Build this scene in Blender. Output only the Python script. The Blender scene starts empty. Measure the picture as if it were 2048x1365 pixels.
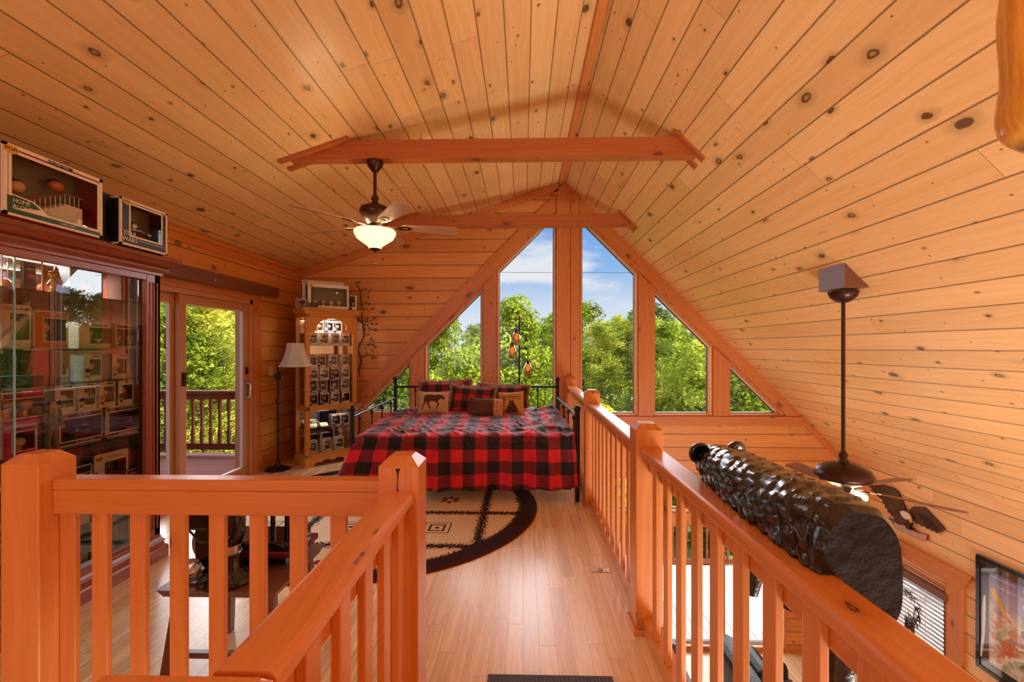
import bpy, bmesh, math, random
from mathutils import Vector, Matrix, geometry, noise
SC = bpy.context.scene
COL = SC.collection
R = math.radians
# ---------------------------------------------------------------- camera, world, sun, exposure
F = 910.0; CX, HY = 1024.0, 696.5; YAW = math.atan(22/910); EYE = 1.5
cam_d = bpy.data.cameras.new('camera'); cam = bpy.data.objects.new('camera', cam_d); COL.objects.link(cam)
cam.location = (0, 0, EYE); cam.rotation_euler = (R(90), 0, YAW)
cam_d.sensor_width = 36; cam_d.lens = F/2048*36; cam_d.shift_y = 14/2048; cam_d.clip_start = .05; cam_d.clip_end = 600
SC.camera = cam
SC.view_settings.view_transform = 'Standard'; SC.view_settings.look = 'None'
SC.view_settings.gamma = 1; SC.view_settings.use_curve_mapping = False
SC.view_settings.exposure = 0.45
SC.cycles.max_bounces = 12; SC.cycles.diffuse_bounces = 6; SC.cycles.glossy_bounces = 5
SC.cycles.transparent_max_bounces = 16; SC.cycles.transmission_bounces = 8
SC.cycles.caustics_reflective = False; SC.cycles.caustics_refractive = False
SC.cycles.sample_clamp_indirect = 6
SC.cycles.use_denoising = True

class NT:
    def __init__(s, tree): s.t = tree; s.n = tree.nodes; s.l = tree.links
    def node(s, typ, **k):
        n = s.n.new(typ)
        for a, b in k.items(): setattr(n, a, b)
        return n
    def put(s, sock, v):
        if isinstance(v, bpy.types.NodeSocket): s.l.new(v, sock)
        else:
            try: sock.default_value = v
            except Exception: sock.default_value = (*v, 1)
    def m(s, op, a, b=0.0, c=0.0):
        n = s.node('ShaderNodeMath', operation=op)
        s.put(n.inputs[0], a); s.put(n.inputs[1], b)
        if op in ('MULTIPLY_ADD', 'SMOOTH_MIN', 'WRAP', 'COMPARE'): s.put(n.inputs[2], c)
        return n.outputs[0]
    def xyz(s, x, y=0.0, z=0.0):
        n = s.node('ShaderNodeCombineXYZ')
        for i, v in enumerate((x, y, z)): s.put(n.inputs[i], v)
        return n.outputs[0]
    def sep(s, v):
        n = s.node('ShaderNodeSeparateXYZ'); s.put(n.inputs[0], v); return n.outputs
    def noise(s, vec, scale=1.0, detail=2.0, rough=.5, dist=0.0, col=False):
        n = s.node('ShaderNodeTexNoise'); s.put(n.inputs['Vector'], vec)
        n.inputs['Scale'].default_value = scale; n.inputs['Detail'].default_value = detail
        n.inputs['Roughness'].default_value = rough; n.inputs['Distortion'].default_value = dist
        return n.outputs['Color' if col else 0]
    def white(s, vec, col=False):
        n = s.node('ShaderNodeTexWhiteNoise', noise_dimensions='3D'); s.put(n.inputs['Vector'], vec)
        return n.outputs['Color' if col else 'Value']
    def ss(s, v, a, b, lo=0.0, hi=1.0):       # smoothstep map
        n = s.node('ShaderNodeMapRange', interpolation_type='SMOOTHSTEP'); s.put(n.inputs[0], v)
        for i, q in zip((1, 2, 3, 4), (a, b, lo, hi)): s.put(n.inputs[i], q)
        return n.outputs[0]
    def mix(s, f, a, b, mode='MIX'):
        n = s.node('ShaderNodeMix', data_type='RGBA', blend_type=mode)
        s.put(n.inputs['Factor'], f)
        s.put(n.inputs[6], a if isinstance(a, bpy.types.NodeSocket) else (*a, 1))
        s.put(n.inputs[7], b if isinstance(b, bpy.types.NodeSocket) else (*b, 1))
        return n.outputs[2]
    def ramp(s, f, stops):
        n = s.node('ShaderNodeValToRGB'); s.put(n.inputs[0], f); e = n.color_ramp.elements
        while len(e) < len(stops): e.new(.5)
        for q, (p, c) in zip(e, stops): q.position = p; q.color = (*c, 1)
        return n.outputs[0]

def rgb(r, g, b):                              # 0-255 sRGB to linear
    f = lambda c: (c/255/12.92) if c/255 <= .04045 else ((c/255+.055)/1.055)**2.4
    return (f(r), f(g), f(b))

wd = bpy.data.worlds.new('sky'); SC.world = wd; wd.use_nodes = True
w = NT(wd.node_tree); w.n.clear()
tc = w.node('ShaderNodeTexCoord'); sx, sy, sz = w.sep(tc.outputs['Generated'])
grad = w.ramp(w.ss(sz, -.02, .42), [(0, (.86, .93, 1.0)), (.12, (.74, .86, 1.0)), (.4, (.30, .55, .95)), (1, (.13, .34, .85))])
cl = w.noise(w.xyz(w.m('MULTIPLY', sx, 1.0), sy, w.m('MULTIPLY', sz, 2.6)), 3.4, 7, .58, .3)
clm = w.ss(cl, .50, .66)
skyc = w.mix(w.m('MULTIPLY', clm, .85), grad, (1.0, 1.0, 1.0))
bg = w.node('ShaderNodeBackground'); w.put(bg.inputs[0], skyc); bg.inputs[1].default_value = .66
w.l.new(bg.outputs[0], w.node('ShaderNodeOutputWorld').inputs[0])

def sun(name, frm, energy, angle, color):
    d = bpy.data.lights.new(name, 'SUN'); d.energy = energy; d.angle = R(angle); d.color = color
    o = bpy.data.objects.new(name, d); COL.objects.link(o)
    o.rotation_euler = Vector(frm).to_track_quat('Z', 'Y').to_euler(); o.location = Vector(frm)*20
    return o
sun('sun', (.66, -.42, .62), 6.0, .6, (1, .95, .84))
sun('bright_sky_glow', (.45, .78, .48), 5.0, 70, (.96, .98, 1))
sun('bright_sky_glow_left', (-.78, .48, .38), 4.0, 60, (.96, .98, 1))
def area(name, loc, to, sx_, sy_, e, color=(1, .98, .95)):
    d = bpy.data.lights.new(name, 'AREA'); d.shape = 'RECTANGLE'; d.size = sx_; d.size_y = sy_; d.energy = e; d.color = color
    o = bpy.data.objects.new(name, d); COL.objects.link(o); o.location = loc
    o.rotation_euler = (Vector(loc)-Vector(to)).to_track_quat('Z', 'Y').to_euler(); return o
area('rear_loft_fill', (-1.3, -2.7, 1.6), (-.8, 4, 2.0), 2.6, 1.8, 24)  # unseen fill added behind the camera to brighten the loft
area('great_room_fill', (2.9, .0, -2.25), (2.5, .9, 3.0), 2.0, 1.6, 150)  # added fill panel out of view, facing up; no lamp is modelled there

# ---------------------------------------------------------------- rays of the photograph -> points
def ray(x, y):
    u = (x-CX)/F; c, s = math.cos(YAW), math.sin(YAW)
    return Vector((u*c-s, c+u*s, (HY-y)/F))
def onY(x, y, Y): d = ray(x, y); return Vector((0, 0, EYE)) + d*(Y/d.y)
def onX(x, y, X): d = ray(x, y); return Vector((0, 0, EYE)) + d*(X/d.x)
def onZ(x, y, Z): d = ray(x, y); return Vector((0, 0, EYE)) + d*((Z-EYE)/d.z)

# ---------------------------------------------------------------- mesh builder
class MB:
    def __init__(s): s.v = []; s.f = []; s.mi = []; s.sm = []; s.uv = []
    def add(s, verts, faces, mi=0, smooth=False, grain=(1, 0, 0), M=None, uvs=None):
        b = len(s.v); g = Vector(grain).normalized()
        vs = [Vector(p) for p in verts]
        wv = [M @ p for p in vs] if M is not None else vs
        s.v += [tuple(p) for p in wv]
        for k, f in enumerate(faces):
            s.f.append([b+i for i in f]); s.mi.append(mi); s.sm.append(smooth)
            if uvs is not None: s.uv.append([uvs[i] for i in f]); continue
            n = Vector((0, 0, 0)); P = [vs[i] for i in f]
            for i in range(len(P)): n += (P[i]-P[0]).cross(P[(i+1) % len(P)]-P[0])
            if n.length < 1e-12: n = Vector((0, 0, 1))
            n.normalize(); gg = g
            if abs(n.dot(g)) > .8: gg = Vector((0, 1, 0)) if abs(g.y) < .5 else Vector((1, 0, 0))
            ac = n.cross(gg)
            if ac.length < 1e-6: ac = Vector((0, 0, 1))
            ac.normalize(); t = gg-n*gg.dot(n)
            # keep the sign of the across axis steady so that opposite faces agree
            if sum(ac) < 0: ac = -ac
            s.uv.append([(p.dot(t), p.dot(ac)) for p in P])
        return s
    def box(s, lo, hi, mi=0, grain='x', M=None):
        x0, y0, z0 = lo; x1, y1, z1 = hi
        g = {'x': (1, 0, 0), 'y': (0, 1, 0), 'z': (0, 0, 1)}[grain]
        v = [(x0, y0, z0), (x1, y0, z0), (x1, y1, z0), (x0, y1, z0), (x0, y0, z1), (x1, y0, z1), (x1, y1, z1), (x0, y1, z1)]
        f = [(3, 2, 1, 0), (4, 5, 6, 7), (0, 1, 5, 4), (1, 2, 6, 5), (2, 3, 7, 6), (3, 0, 4, 7)]
        return s.add(v, f, mi, False, g, M)
    def prism(s, outer, holes, fn, t0, t1, mi=0, grain=(1, 0, 0), M=None, smooth=False):
        """2D polygon (with holes) extruded; fn(a,b,t) -> 3D point"""
        loops = [outer]+list(holes)
        tris = geometry.tessellate_polygon([[Vector((a, b, 0)) for a, b in L] for L in loops])
        flat = [p for L in loops for p in L]
        for t in (t0, t1): s.add([fn(a, b, t) for a, b in flat], [tuple(x) for x in tris], mi, False, grain, M)
        for L in loops:
            n = len(L)
            v = [fn(a, b, t0) for a, b in L]+[fn(a, b, t1) for a, b in L]
            s.add(v, [(i, (i+1) % n, n+(i+1) % n, n+i) for i in range(n)], mi, smooth, grain, M)
        return s
    def tube(s, pts, r, n=8, mi=0, cap=True, M=None, grain=(0, 0, 1), closed=False):
        pts = [Vector(p) for p in pts]; rr = r if isinstance(r, (list, tuple)) else [r]*len(pts)
        V = []; prev = None; N = len(pts)
        for i, p in enumerate(pts):
            if closed: d = pts[(i+1) % N]-pts[i-1]
            else: d = pts[min(i+1, N-1)]-pts[max(i-1, 0)]
            if d.length < 1e-9: d = Vector((0, 0, 1))
            d.normalize()
            if prev is None:
                a = d.orthogonal().normalized()
            else:
                a = prev-d*prev.dot(d)
                a = a.normalized() if a.length > 1e-6 else d.orthogonal().normalized()
            prev = a; b = d.cross(a)
            for k in range(n):
                t = 2*math.pi*k/n; V.append(p+(a*math.cos(t)+b*math.sin(t))*rr[i])
        fc = [(i*n+k, i*n+(k+1) % n, (i+1)*n+(k+1) % n, (i+1)*n+k) for i in range(N-1) for k in range(n)]
        if closed: fc += [((N-1)*n+k, (N-1)*n+(k+1) % n, (k+1) % n, k) for k in range(n)]
        s.add(V, fc, mi, True, grain, M)
        if cap and not closed:
            s.add(V[:n], [tuple(range(n))[::-1]], mi, False, grain, M); s.add(V[-n:], [tuple(range(n))], mi, False, grain, M)
        return s
    def lathe(s, prof, c=(0, 0, 0), n=24, mi=0, M=None, smooth=True, sx=1, sy=1, ph=0):
        V = []; c = Vector(c)
        for r, z in prof:
            for k in range(n):
                t = 2*math.pi*k/n+ph; V.append(c+Vector((r*math.cos(t)*sx, r*math.sin(t)*sy, z)))
        fc = [(i*n+k, i*n+(k+1) % n, (i+1)*n+(k+1) % n, (i+1)*n+k) for i in range(len(prof)-1) for k in range(n)]
        s.add(V, fc, mi, smooth, (0, 0, 1), M)
        if prof[0][0] > 1e-4: s.add(V[:n], [tuple(range(n))[::-1]], mi, False, (1, 0, 0), M)
        if prof[-1][0] > 1e-4: s.add(V[-n:], [tuple(range(n))], mi, False, (1, 0, 0), M)
        return s
    def ball(s, c, r, n=12, mi=0, sc=(1, 1, 1), M=None):
        m = max(6, n//2+2)
        prof = [(max(1e-5, r*math.sin(math.pi*i/m)), -r*math.cos(math.pi*i/m)*sc[2]) for i in range(m+1)]
        return s.lathe(prof, c, n, mi, M, True, sc[0], sc[1])
    def build(s, name, mats, parent=None, bev=0, loc=None, rot=None, sub=0):
        me = bpy.data.meshes.new(name); me.from_pydata(s.v, [], s.f)
        if not isinstance(mats, (list, tuple)): mats = [mats]
        for m in mats: me.materials.append(m)
        uvl = me.uv_layers.new(name='UVMap'); k = 0
        for fi, p in enumerate(me.polygons):
            p.material_index = s.mi[fi]; p.use_smooth = s.sm[fi]
            for j, li in enumerate(p.loop_indices): uvl.data[li].uv = s.uv[fi][j]
        me.validate(); me.update()
        o = bpy.data.objects.new(name, me); COL.objects.link(o)
        if parent is not None: o.parent = parent
        if loc is not None: o.location = loc
        if rot is not None: o.rotation_euler = rot
        if bev:
            b = o.modifiers.new('bevel', 'BEVEL'); b.width = bev; b.segments = 2; b.limit_method = 'ANGLE'; b.angle_limit = R(50)
        if sub:
            b = o.modifiers.new('sub', 'SUBSURF'); b.levels = sub; b.render_levels = sub
        return o

def tag(o, label, cat, group=None, kind=None):
    if label: o['label'] = label
    if cat: o['category'] = cat
    if group: o['group'] = group
    if kind: o['kind'] = kind
    return o
def thing(name, label, cat, loc=(0, 0, 0), rz=0, group=None):
    o = bpy.data.objects.new(name, None); COL.objects.link(o); o.location = loc; o.rotation_euler = (0, 0, rz)
    o.empty_display_size = .1
    return tag(o, label, cat, group)
def struct(name, mb, mats, parent=None, bev=0):
    o = mb.build(name, mats, parent, bev)
    if parent is None: o['kind'] = 'structure'
    return o
def copy_tree(o, parent=None):
    c = o.copy(); COL.objects.link(c); c.parent = parent
    for ch in [k for k in bpy.data.objects if k.parent == o]: copy_tree(ch, c)
    return c
KIDS = {}
def dup(root, loc, rz=None, label=None, group=None, kids=None):
    r = root.copy(); COL.objects.link(r); r.location = loc
    if rz is not None: r.rotation_euler = (0, 0, rz)
    if label: r['label'] = label
    if group: r['group'] = group
    for ch in list(root.children):
        c = ch.copy(); COL.objects.link(c); c.parent = r
        for g in ch.children:
            d = g.copy(); COL.objects.link(d); d.parent = c
    return r
def text(name, body, size, mat, parent, M, ext=.0004, align='CENTER', sx=1.0):
    cu = bpy.data.curves.new(name, 'FONT'); cu.body = body; cu.size = size; cu.extrude = ext; cu.align_x = align; cu.align_y = 'CENTER'
    cu.resolution_u = 2
    t = bpy.data.objects.new('tmp', cu); COL.objects.link(t)
    dg = bpy.context.evaluated_depsgraph_get()
    me = bpy.data.meshes.new_from_object(t.evaluated_get(dg)); bpy.data.objects.remove(t); me.name = name
    me.transform(M @ Matrix.Diagonal((sx, 1, 1, 1))); me.materials.clear(); me.materials.append(mat)
    o = bpy.data.objects.new(name, me); COL.objects.link(o); o.parent = parent
    return o

# ---------------------------------------------------------------- materials
MAT = {}
def mat(name, col, rough=.5, metal=0, coat=0, spec=.5, emit=None, es=0, bump=None, trans=0):
    if name in MAT: return MAT[name]
    m = bpy.data.materials.new(name); m.use_nodes = True; n = NT(m.node_tree); b = n.n['Principled BSDF']
    n.put(b.inputs['Base Color'], col); b.inputs['Roughness'].default_value = rough; b.inputs['Metallic'].default_value = metal
    b.inputs['Coat Weight'].default_value = coat; b.inputs['Specular IOR Level'].default_value = spec
    if emit: n.put(b.inputs['Emission Color'], emit); b.inputs['Emission Strength'].default_value = es
    if trans: b.inputs['Transmission Weight'].default_value = trans
    g = n.node('ShaderNodeNewGeometry')
    o = n.node('ShaderNodeTexCoord')
    v = n.noise(o.outputs['Object'], 14, 3)                 # slight unevenness of every surface
    c = n.mix(1.0, col, n.ramp(v, [(0, (.86, .86, .86)), (1, (1.08, 1.08, 1.08))]), 'MULTIPLY')
    n.put(b.inputs['Base Color'], c)
    if bump:
        sc, st = bump; bn = n.node('ShaderNodeBump'); bn.inputs['Strength'].default_value = st; bn.inputs['Distance'].default_value = .01
        n.put(bn.inputs['Height'], n.noise(o.outputs['Object'], sc, 4)); n.l.new(bn.outputs[0], b.inputs['Normal'])
    MAT[name] = m; return m

def wood(name, c_lo, c_hi, plank=None, joint=2.9, groove=.006, knots=.5, cell=.30, rough=.38, coat=.12, seed=0, tone=.16, gscale=1.0, knotcol=(.10, .035, .012), bump=.35):
    m = bpy.data.materials.new(name); m.use_nodes = True; n = NT(m.node_tree); b = n.n['Principled BSDF']
    uv = n.node('ShaderNodeUVMap'); uv.uv_map = 'UVMap'; u, v, _ = n.sep(uv.outputs[0])
    if plank:
        vs = n.m('DIVIDE', v, plank); vi = n.m('FLOOR', vs); vf = n.m('SUBTRACT', vs, vi)
        r1 = n.white(n.xyz(vi, seed*1.7, 3.1)); u2 = n.m('ADD', u, n.m('MULTIPLY', r1, 11.0))
        us = n.m('DIVIDE', u2, joint); ui = n.m('FLOOR', us); uf = n.m('SUBTRACT', us, ui)
        idn = n.white(n.xyz(vi, ui, seed+.5)); idz = n.m('MULTIPLY', idn, 37.0)
        de = n.m('MULTIPLY', n.m('MINIMUM', vf, n.m('SUBTRACT', 1.0, vf)), plank)
        du = n.m('MULTIPLY', n.m('MINIMUM', uf, n.m('SUBTRACT', 1.0, uf)), joint)
        g1 = n.ss(de, groove*.15, groove, 1.0, 0.0); g2 = n.ss(du, 0, .003, .8, 0.0)
        gr = n.m('MAXIMUM', g1, g2); vv = n.m('ADD', v, n.m('MULTIPLY', idn, 5.0))
    else:
        oi = n.node('ShaderNodeObjectInfo'); idn = oi.outputs['Random']; idz = n.m('MULTIPLY', idn, 37.0)
        u2 = n.m('ADD', u, n.m('MULTIPLY', idn, 9.0)); vv = n.m('ADD', v, n.m('MULTIPLY', idn, 5.0)); gr = None
    wob = n.noise(n.xyz(n.m('MULTIPLY', u2, 1.3), n.m('MULTIPLY', vv, 3.0), idz), 1, 2)
    g = n.noise(n.xyz(n.m('MULTIPLY', u2, 1.1*gscale), n.m('ADD', n.m('MULTIPLY', vv, 34.0*gscale), n.m('MULTIPLY', wob, 5.0)), idz), 1, 4, .6)
    g2_ = n.noise(n.xyz(n.m('MULTIPLY', u2, 5.0), n.m('MULTIPLY', vv, 160.0), idz), 1, 3, .6)
    gg = n.m('ADD', n.m('MULTIPLY', g, .75), n.m('MULTIPLY', g2_, .25))
    col = n.ramp(gg, [(.22, c_lo), (.66, c_hi)])
    tn = n.m('ADD', 1-tone, n.m('MULTIPLY', idn, 2*tone))
    col = n.mix(1.0, col, n.xyz(tn, n.m('POWER', tn, 1.25), n.m('POWER', tn, 1.6)), 'MULTIPLY')
    if knots > 0:
        vo = n.node('ShaderNodeTexVoronoi', voronoi_dimensions='2D', feature='F1'); vo.inputs['Scale'].default_value = 1/cell
        dn = n.noise(n.xyz(n.m('MULTIPLY', u2, 1), vv, idz), 14, 2, .5, 0, True)
        vm = n.node('ShaderNodeVectorMath', operation='MULTIPLY_ADD'); n.put(vm.inputs[0], dn); vm.inputs[1].default_value = (.035, .02, 0)
        n.put(vm.inputs[2], n.xyz(n.m('MULTIPLY', u2, .62), vv, 0))
        n.l.new(vm.outputs[0], vo.inputs['Vector'])
        cr = n.sep(vo.outputs['Color']); dist = vo.outputs['Distance']
        rad = n.m('ADD', .028, n.m('MULTIPLY', n.m('POWER', cr[0], 3.0), .085))
        pres = n.m('LESS_THAN', cr[1], knots)
        core = n.m('MULTIPLY', n.ss(n.m('DIVIDE', dist, rad), .75, 1.0, 1.0, 0.0), pres)
        halo = n.m('MULTIPLY', n.ss(n.m('DIVIDE', dist, rad), .9, 2.6, .42, 0.0), pres)
        ring = n.m('MULTIPLY', n.ss(n.m('DIVIDE', dist, rad), .30, .62, 1.0, 0.0), n.m('GREATER_THAN', cr[2], .45))
        col = n.mix(halo, col, tuple(q*.42 for q in c_lo))
        col = n.mix(n.m('MULTIPLY', core, .88), col, n.mix(ring, knotcol, tuple(q*.55 for q in c_lo)))
        v2 = n.node('ShaderNodeTexVoronoi', voronoi_dimensions='2D', feature='F1'); v2.inputs['Scale'].default_value = 9.0; n.l.new(vm.outputs[0], v2.inputs['Vector'])
        c2 = n.sep(v2.outputs['Color']); pin = n.m('MULTIPLY', n.ss(v2.outputs['Distance'], .03, .055, .8, 0.0), n.m('LESS_THAN', c2[0], knots*.35))
        col = n.mix(pin, col, knotcol)
        st = n.m('MULTIPLY', n.ss(n.noise(n.xyz(n.m('MULTIPLY', u2, 1.0), n.m('MULTIPLY', vv, 9.0), idz), 1.3, 3, .6), .66, .76), .35)
        col = n.mix(st, col, tuple(q*.5 for q in c_lo))
    if gr is not None: col = n.mix(n.m('MULTIPLY', gr, .78), col, tuple(q*.16 for q in c_lo))
    n.put(b.inputs['Base Color'], col)
    n.put(b.inputs['Roughness'], n.m('ADD', rough-.06, n.m('MULTIPLY', g, .14)))
    b.inputs['Coat Weight'].default_value = coat; b.inputs['Coat Roughness'].default_value = .25
    if rough >= .6: b.inputs['Specular IOR Level'].default_value = .08
    bn = n.node('ShaderNodeBump'); bn.inputs['Strength'].default_value = bump; bn.inputs['Distance'].default_value = .006
    h = n.m('MULTIPLY', g, .12)
    if gr is not None: h = n.m('SUBTRACT', h, gr)
    n.put(bn.inputs['Height'], h); n.l.new(bn.outputs[0], b.inputs['Normal'])
    MAT[name] = m; return m

W_CEIL = wood('pine_ceiling', rgb(232, 180, 114), rgb(246, 204, 142), plank=.184, joint=3.1, knots=.62, cell=.25, seed=1, tone=.07, rough=.42, groove=.008)
W_WALL = wood('pine_wall', rgb(212, 136, 64), rgb(230, 162, 88), plank=.184, joint=3.4, knots=.40, cell=.30, seed=5, tone=.08, groove=.010, rough=.4)
W_TRIM = wood('pine_trim', rgb(196, 112, 50), rgb(216, 138, 70), knots=.25, cell=.30, tone=.06)
W_BEAM = wood('pine_beam', rgb(162, 80, 36), rgb(186, 104, 52), knots=.6, cell=.24, tone=.04)
W_RAIL = wood('pine_rail', rgb(204, 118, 54), rgb(224, 144, 74), knots=.2, cell=.34, tone=.06, rough=.3, coat=.3)
W_FLOOR = wood('oak_floor', rgb(220, 176, 124), rgb(246, 214, 168), plank=.083, joint=.95, groove=.0014, knots=0, seed=9, tone=.10, gscale=1.3, rough=.26, coat=.3, bump=.12)
W_OAK = wood('golden_oak', rgb(196, 124, 48), rgb(220, 152, 70), knots=0, tone=.04, gscale=1.6, rough=.32, coat=.3)
W_CHERRY = wood('cherry_wood', rgb(124, 58, 34), rgb(158, 84, 52), knots=0, tone=.04, rough=.25, coat=.4)
W_DOOR = wood('door_wood', rgb(186, 130, 84), rgb(206, 152, 104), knots=.0, tone=.04)
W_BROWN = wood('valance_wood', rgb(108, 62, 40), rgb(124, 74, 50), knots=.0, tone=.03)
W_DECK = wood('deck_wood', rgb(104, 48, 38), rgb(132, 70, 56), plank=.14, joint=4, groove=.008, knots=.1, tone=.08, seed=4, rough=.6, coat=0)
W_DECKP = wood('deck_rail_wood', rgb(104, 52, 34), rgb(130, 70, 48), knots=.1, tone=.08, rough=.6, coat=0)
W_DECKL = wood('pale_deck_wood', rgb(206, 198, 184), rgb(228, 222, 210), plank=.14, joint=4, groove=.008, knots=.0, tone=.04, seed=4, rough=.6, coat=0)
W_STOOL = wood('grey_brown_wood', rgb(98, 62, 48), rgb(128, 84, 66), knots=.0, tone=.04, rough=.3, coat=.3)

WHITE = mat('white_card', rgb(236, 226, 214), .5); CREAM = mat('cream', rgb(232, 216, 184), .6)
BLACK = mat('black_card', rgb(24, 20, 24), .4); NAVY = mat('navy_card', rgb(26, 30, 62), .4)
REDC = mat('red_card', rgb(150, 22, 26), .4); GREENC = mat('green_card', rgb(22, 66, 38), .4)
PINKC = mat('pink_card', rgb(206, 34, 110), .4); BLUEC = mat('blue_card', rgb(28, 112, 196), .4); GOLD = mat('gold_print', rgb(222, 168, 52), .4)
ORANGEC = mat('orange_card', rgb(206, 104, 40), .4); PLUM = mat('plum_card', rgb(66, 36, 70), .4); TEAL = mat('teal_card', rgb(90, 150, 168), .4)
SKIN = mat('vinyl_skin', rgb(226, 172, 132), .4); HAIR = mat('vinyl_hair', rgb(46, 30, 24), .4); SUIT = mat('vinyl_suit', rgb(150, 140, 124), .5)
BRONZE = mat('oil_bronze', rgb(72, 48, 38), .32, .75); BLADE = mat('fan_blade', rgb(196, 150, 118), .4); BLADE2 = mat('fan_blade_brown', rgb(120, 80, 64), .35)
IRON = mat('black_iron', rgb(42, 38, 38), .38, .5); IRONB = mat('rail_iron', rgb(74, 82, 96), .28, .7)
CHROME = mat('brushed_metal', rgb(210, 208, 204), .25, .9); BRASS = mat('brass', rgb(190, 150, 80), .3, .9)
IVORY = mat('ivory_plastic', rgb(232, 222, 200), .4); LEATHER = mat('black_leather', rgb(34, 36, 44), .3, bump=(30, .3)); PLUML = mat('plum_leather', rgb(84, 44, 62), .35, bump=(30, .2))
GLOSSB = mat('gloss_black', rgb(12, 12, 14), .12, coat=.5); MAROON = mat('maroon', rgb(96, 12, 26), .25, coat=.4)
SILVER = mat('silver_foil', rgb(190, 196, 200), .22, .8, bump=(18, .8)); RUBBER = mat('rubber', rgb(30, 30, 32), .7)

def glass(name, tint=(1, 1, 1), refl=1.0, base=.03):
    m = bpy.data.materials.new(name); m.use_nodes = True; n = NT(m.node_tree); n.n.clear()
    t = n.node('ShaderNodeBsdfTransparent'); n.put(t.inputs[0], tint); g = n.node('ShaderNodeBsdfGlossy'); g.inputs['Roughness'].default_value = .01
    fr = n.node('ShaderNodeFresnel'); fr.inputs[0].default_value = 1.45
    mx = n.node('ShaderNodeMixShader'); n.put(mx.inputs[0], n.m('ADD', base, n.m('MULTIPLY', fr.outputs[0], refl)))
    n.l.new(t.outputs[0], mx.inputs[1]); n.l.new(g.outputs[0], mx.inputs[2])
    n.l.new(mx.outputs[0], n.node('ShaderNodeOutputMaterial').inputs[0]); MAT[name] = m; return m
GL_WIN = glass('window_glass', (.97, .98, .98), .5, .0); GL_CAB = glass('cabinet_glass', (.98, .99, .99), 1.4, .09); GL_BOX = glass('clear_film', (.98, .98, .98), .6, .02)
GL_PIC = glass('picture_glass', (.98, .98, .98), .22, 0)
GL_AMB = glass('amber_glass', (1.0, .72, .42), 1.0, .05); MIRROR = mat('mirror', (.85, .86, .86), .03, 1.0)

def plaid(name, p, red, mid, blk):
    m = bpy.data.materials.new(name); m.use_nodes = True; n = NT(m.node_tree); b = n.n['Principled BSDF']
    uv = n.node('ShaderNodeUVMap'); uv.uv_map = 'UVMap'; u, v, _ = n.sep(uv.outputs[0])
    f = lambda x: n.m('LESS_THAN', n.m('FRACT', n.m('DIVIDE', x, 2*p)), .5)
    a, c = f(u), f(v); s = n.m('ADD', a, c)
    col = n.mix(n.m('GREATER_THAN', s, .5), red, mid); col = n.mix(n.m('GREATER_THAN', s, 1.5), col, blk)
    wv = n.noise(n.xyz(n.m('MULTIPLY', u, 900), n.m('MULTIPLY', v, 900), 0), 1, 1)
    col = n.mix(.25, col, n.mix(wv, (0, 0, 0), (1, 1, 1)), 'OVERLAY')
    n.put(b.inputs['Base Color'], col); b.inputs['Roughness'].default_value = .62; b.inputs['Sheen Weight'].default_value = .25
    b.inputs['Specular IOR Level'].default_value = .35
    MAT[name] = m; return m
PLAID = plaid('buffalo_plaid', .118, rgb(224, 36, 50), rgb(126, 28, 42), rgb(22, 20, 26))
PLAIDP = plaid('pillow_plaid', .088, rgb(206, 36, 48), rgb(116, 26, 38), rgb(24, 20, 26))
# ---------------------------------------------------------------- the room shell
XL, XR, YG, YB = -3.19, 4.33, 6.45, -2.8
RX, RZ, SL, SR, ZLOW = .572, 3.857, .3305, 1.0, -2.75
zl = lambda x: RZ-(RX-x)*SL
zr = lambda x: RZ-(x-RX)*SR
def shift_uv(mb, du=0, dv=0): mb.uv = [[(a+du, b+dv) for a, b in f] for f in mb.uv]; return mb
# ceilings: boards run along Y
def slope_slab(x0, x1, zf, off):
    mb = MB(); L = lambda x: math.hypot(x-RX, zf(x)-RZ)
    V = [(x0, YB, zf(x0)), (x1, YB, zf(x1)), (x1, YG+.5, zf(x1)), (x0, YG+.5, zf(x0))]
    uvs = [(p[1], L(p[0])+off) for p in V]
    mb.add(V, [(0, 1, 2, 3)], 0, False, uvs=uvs)
    W = [(a, b, c+.16) for a, b, c in V]; mb.add(W, [(0, 1, 2, 3)], 0, False, uvs=uvs)
    A = V+W; mb.add(A, [(0, 1, 5, 4), (1, 2, 6, 5), (2, 3, 7, 6), (3, 0, 4, 7)], 0, grain=(0, 1, 0))
    return mb
struct('ceiling', slope_slab(XL-.5, RX, zl, .006), W_CEIL)
struct('ceiling', slope_slab(RX, XR+.45, zr, -.046), W_CEIL)
mb = MB()                                                     # ridge strip and first board
mb.prism([(RX-.072, RZ-.072*SL-.002), (RX-.005, RZ-.02), (RX-.005, RZ-.045), (RX-.066, RZ-.072*SL-.03)], [], lambda a, b, t: (a, t, b), YB+.02, YG-.03, 0, (0, 1, 0))
struct('trim_1', mb, W_TRIM)
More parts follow.
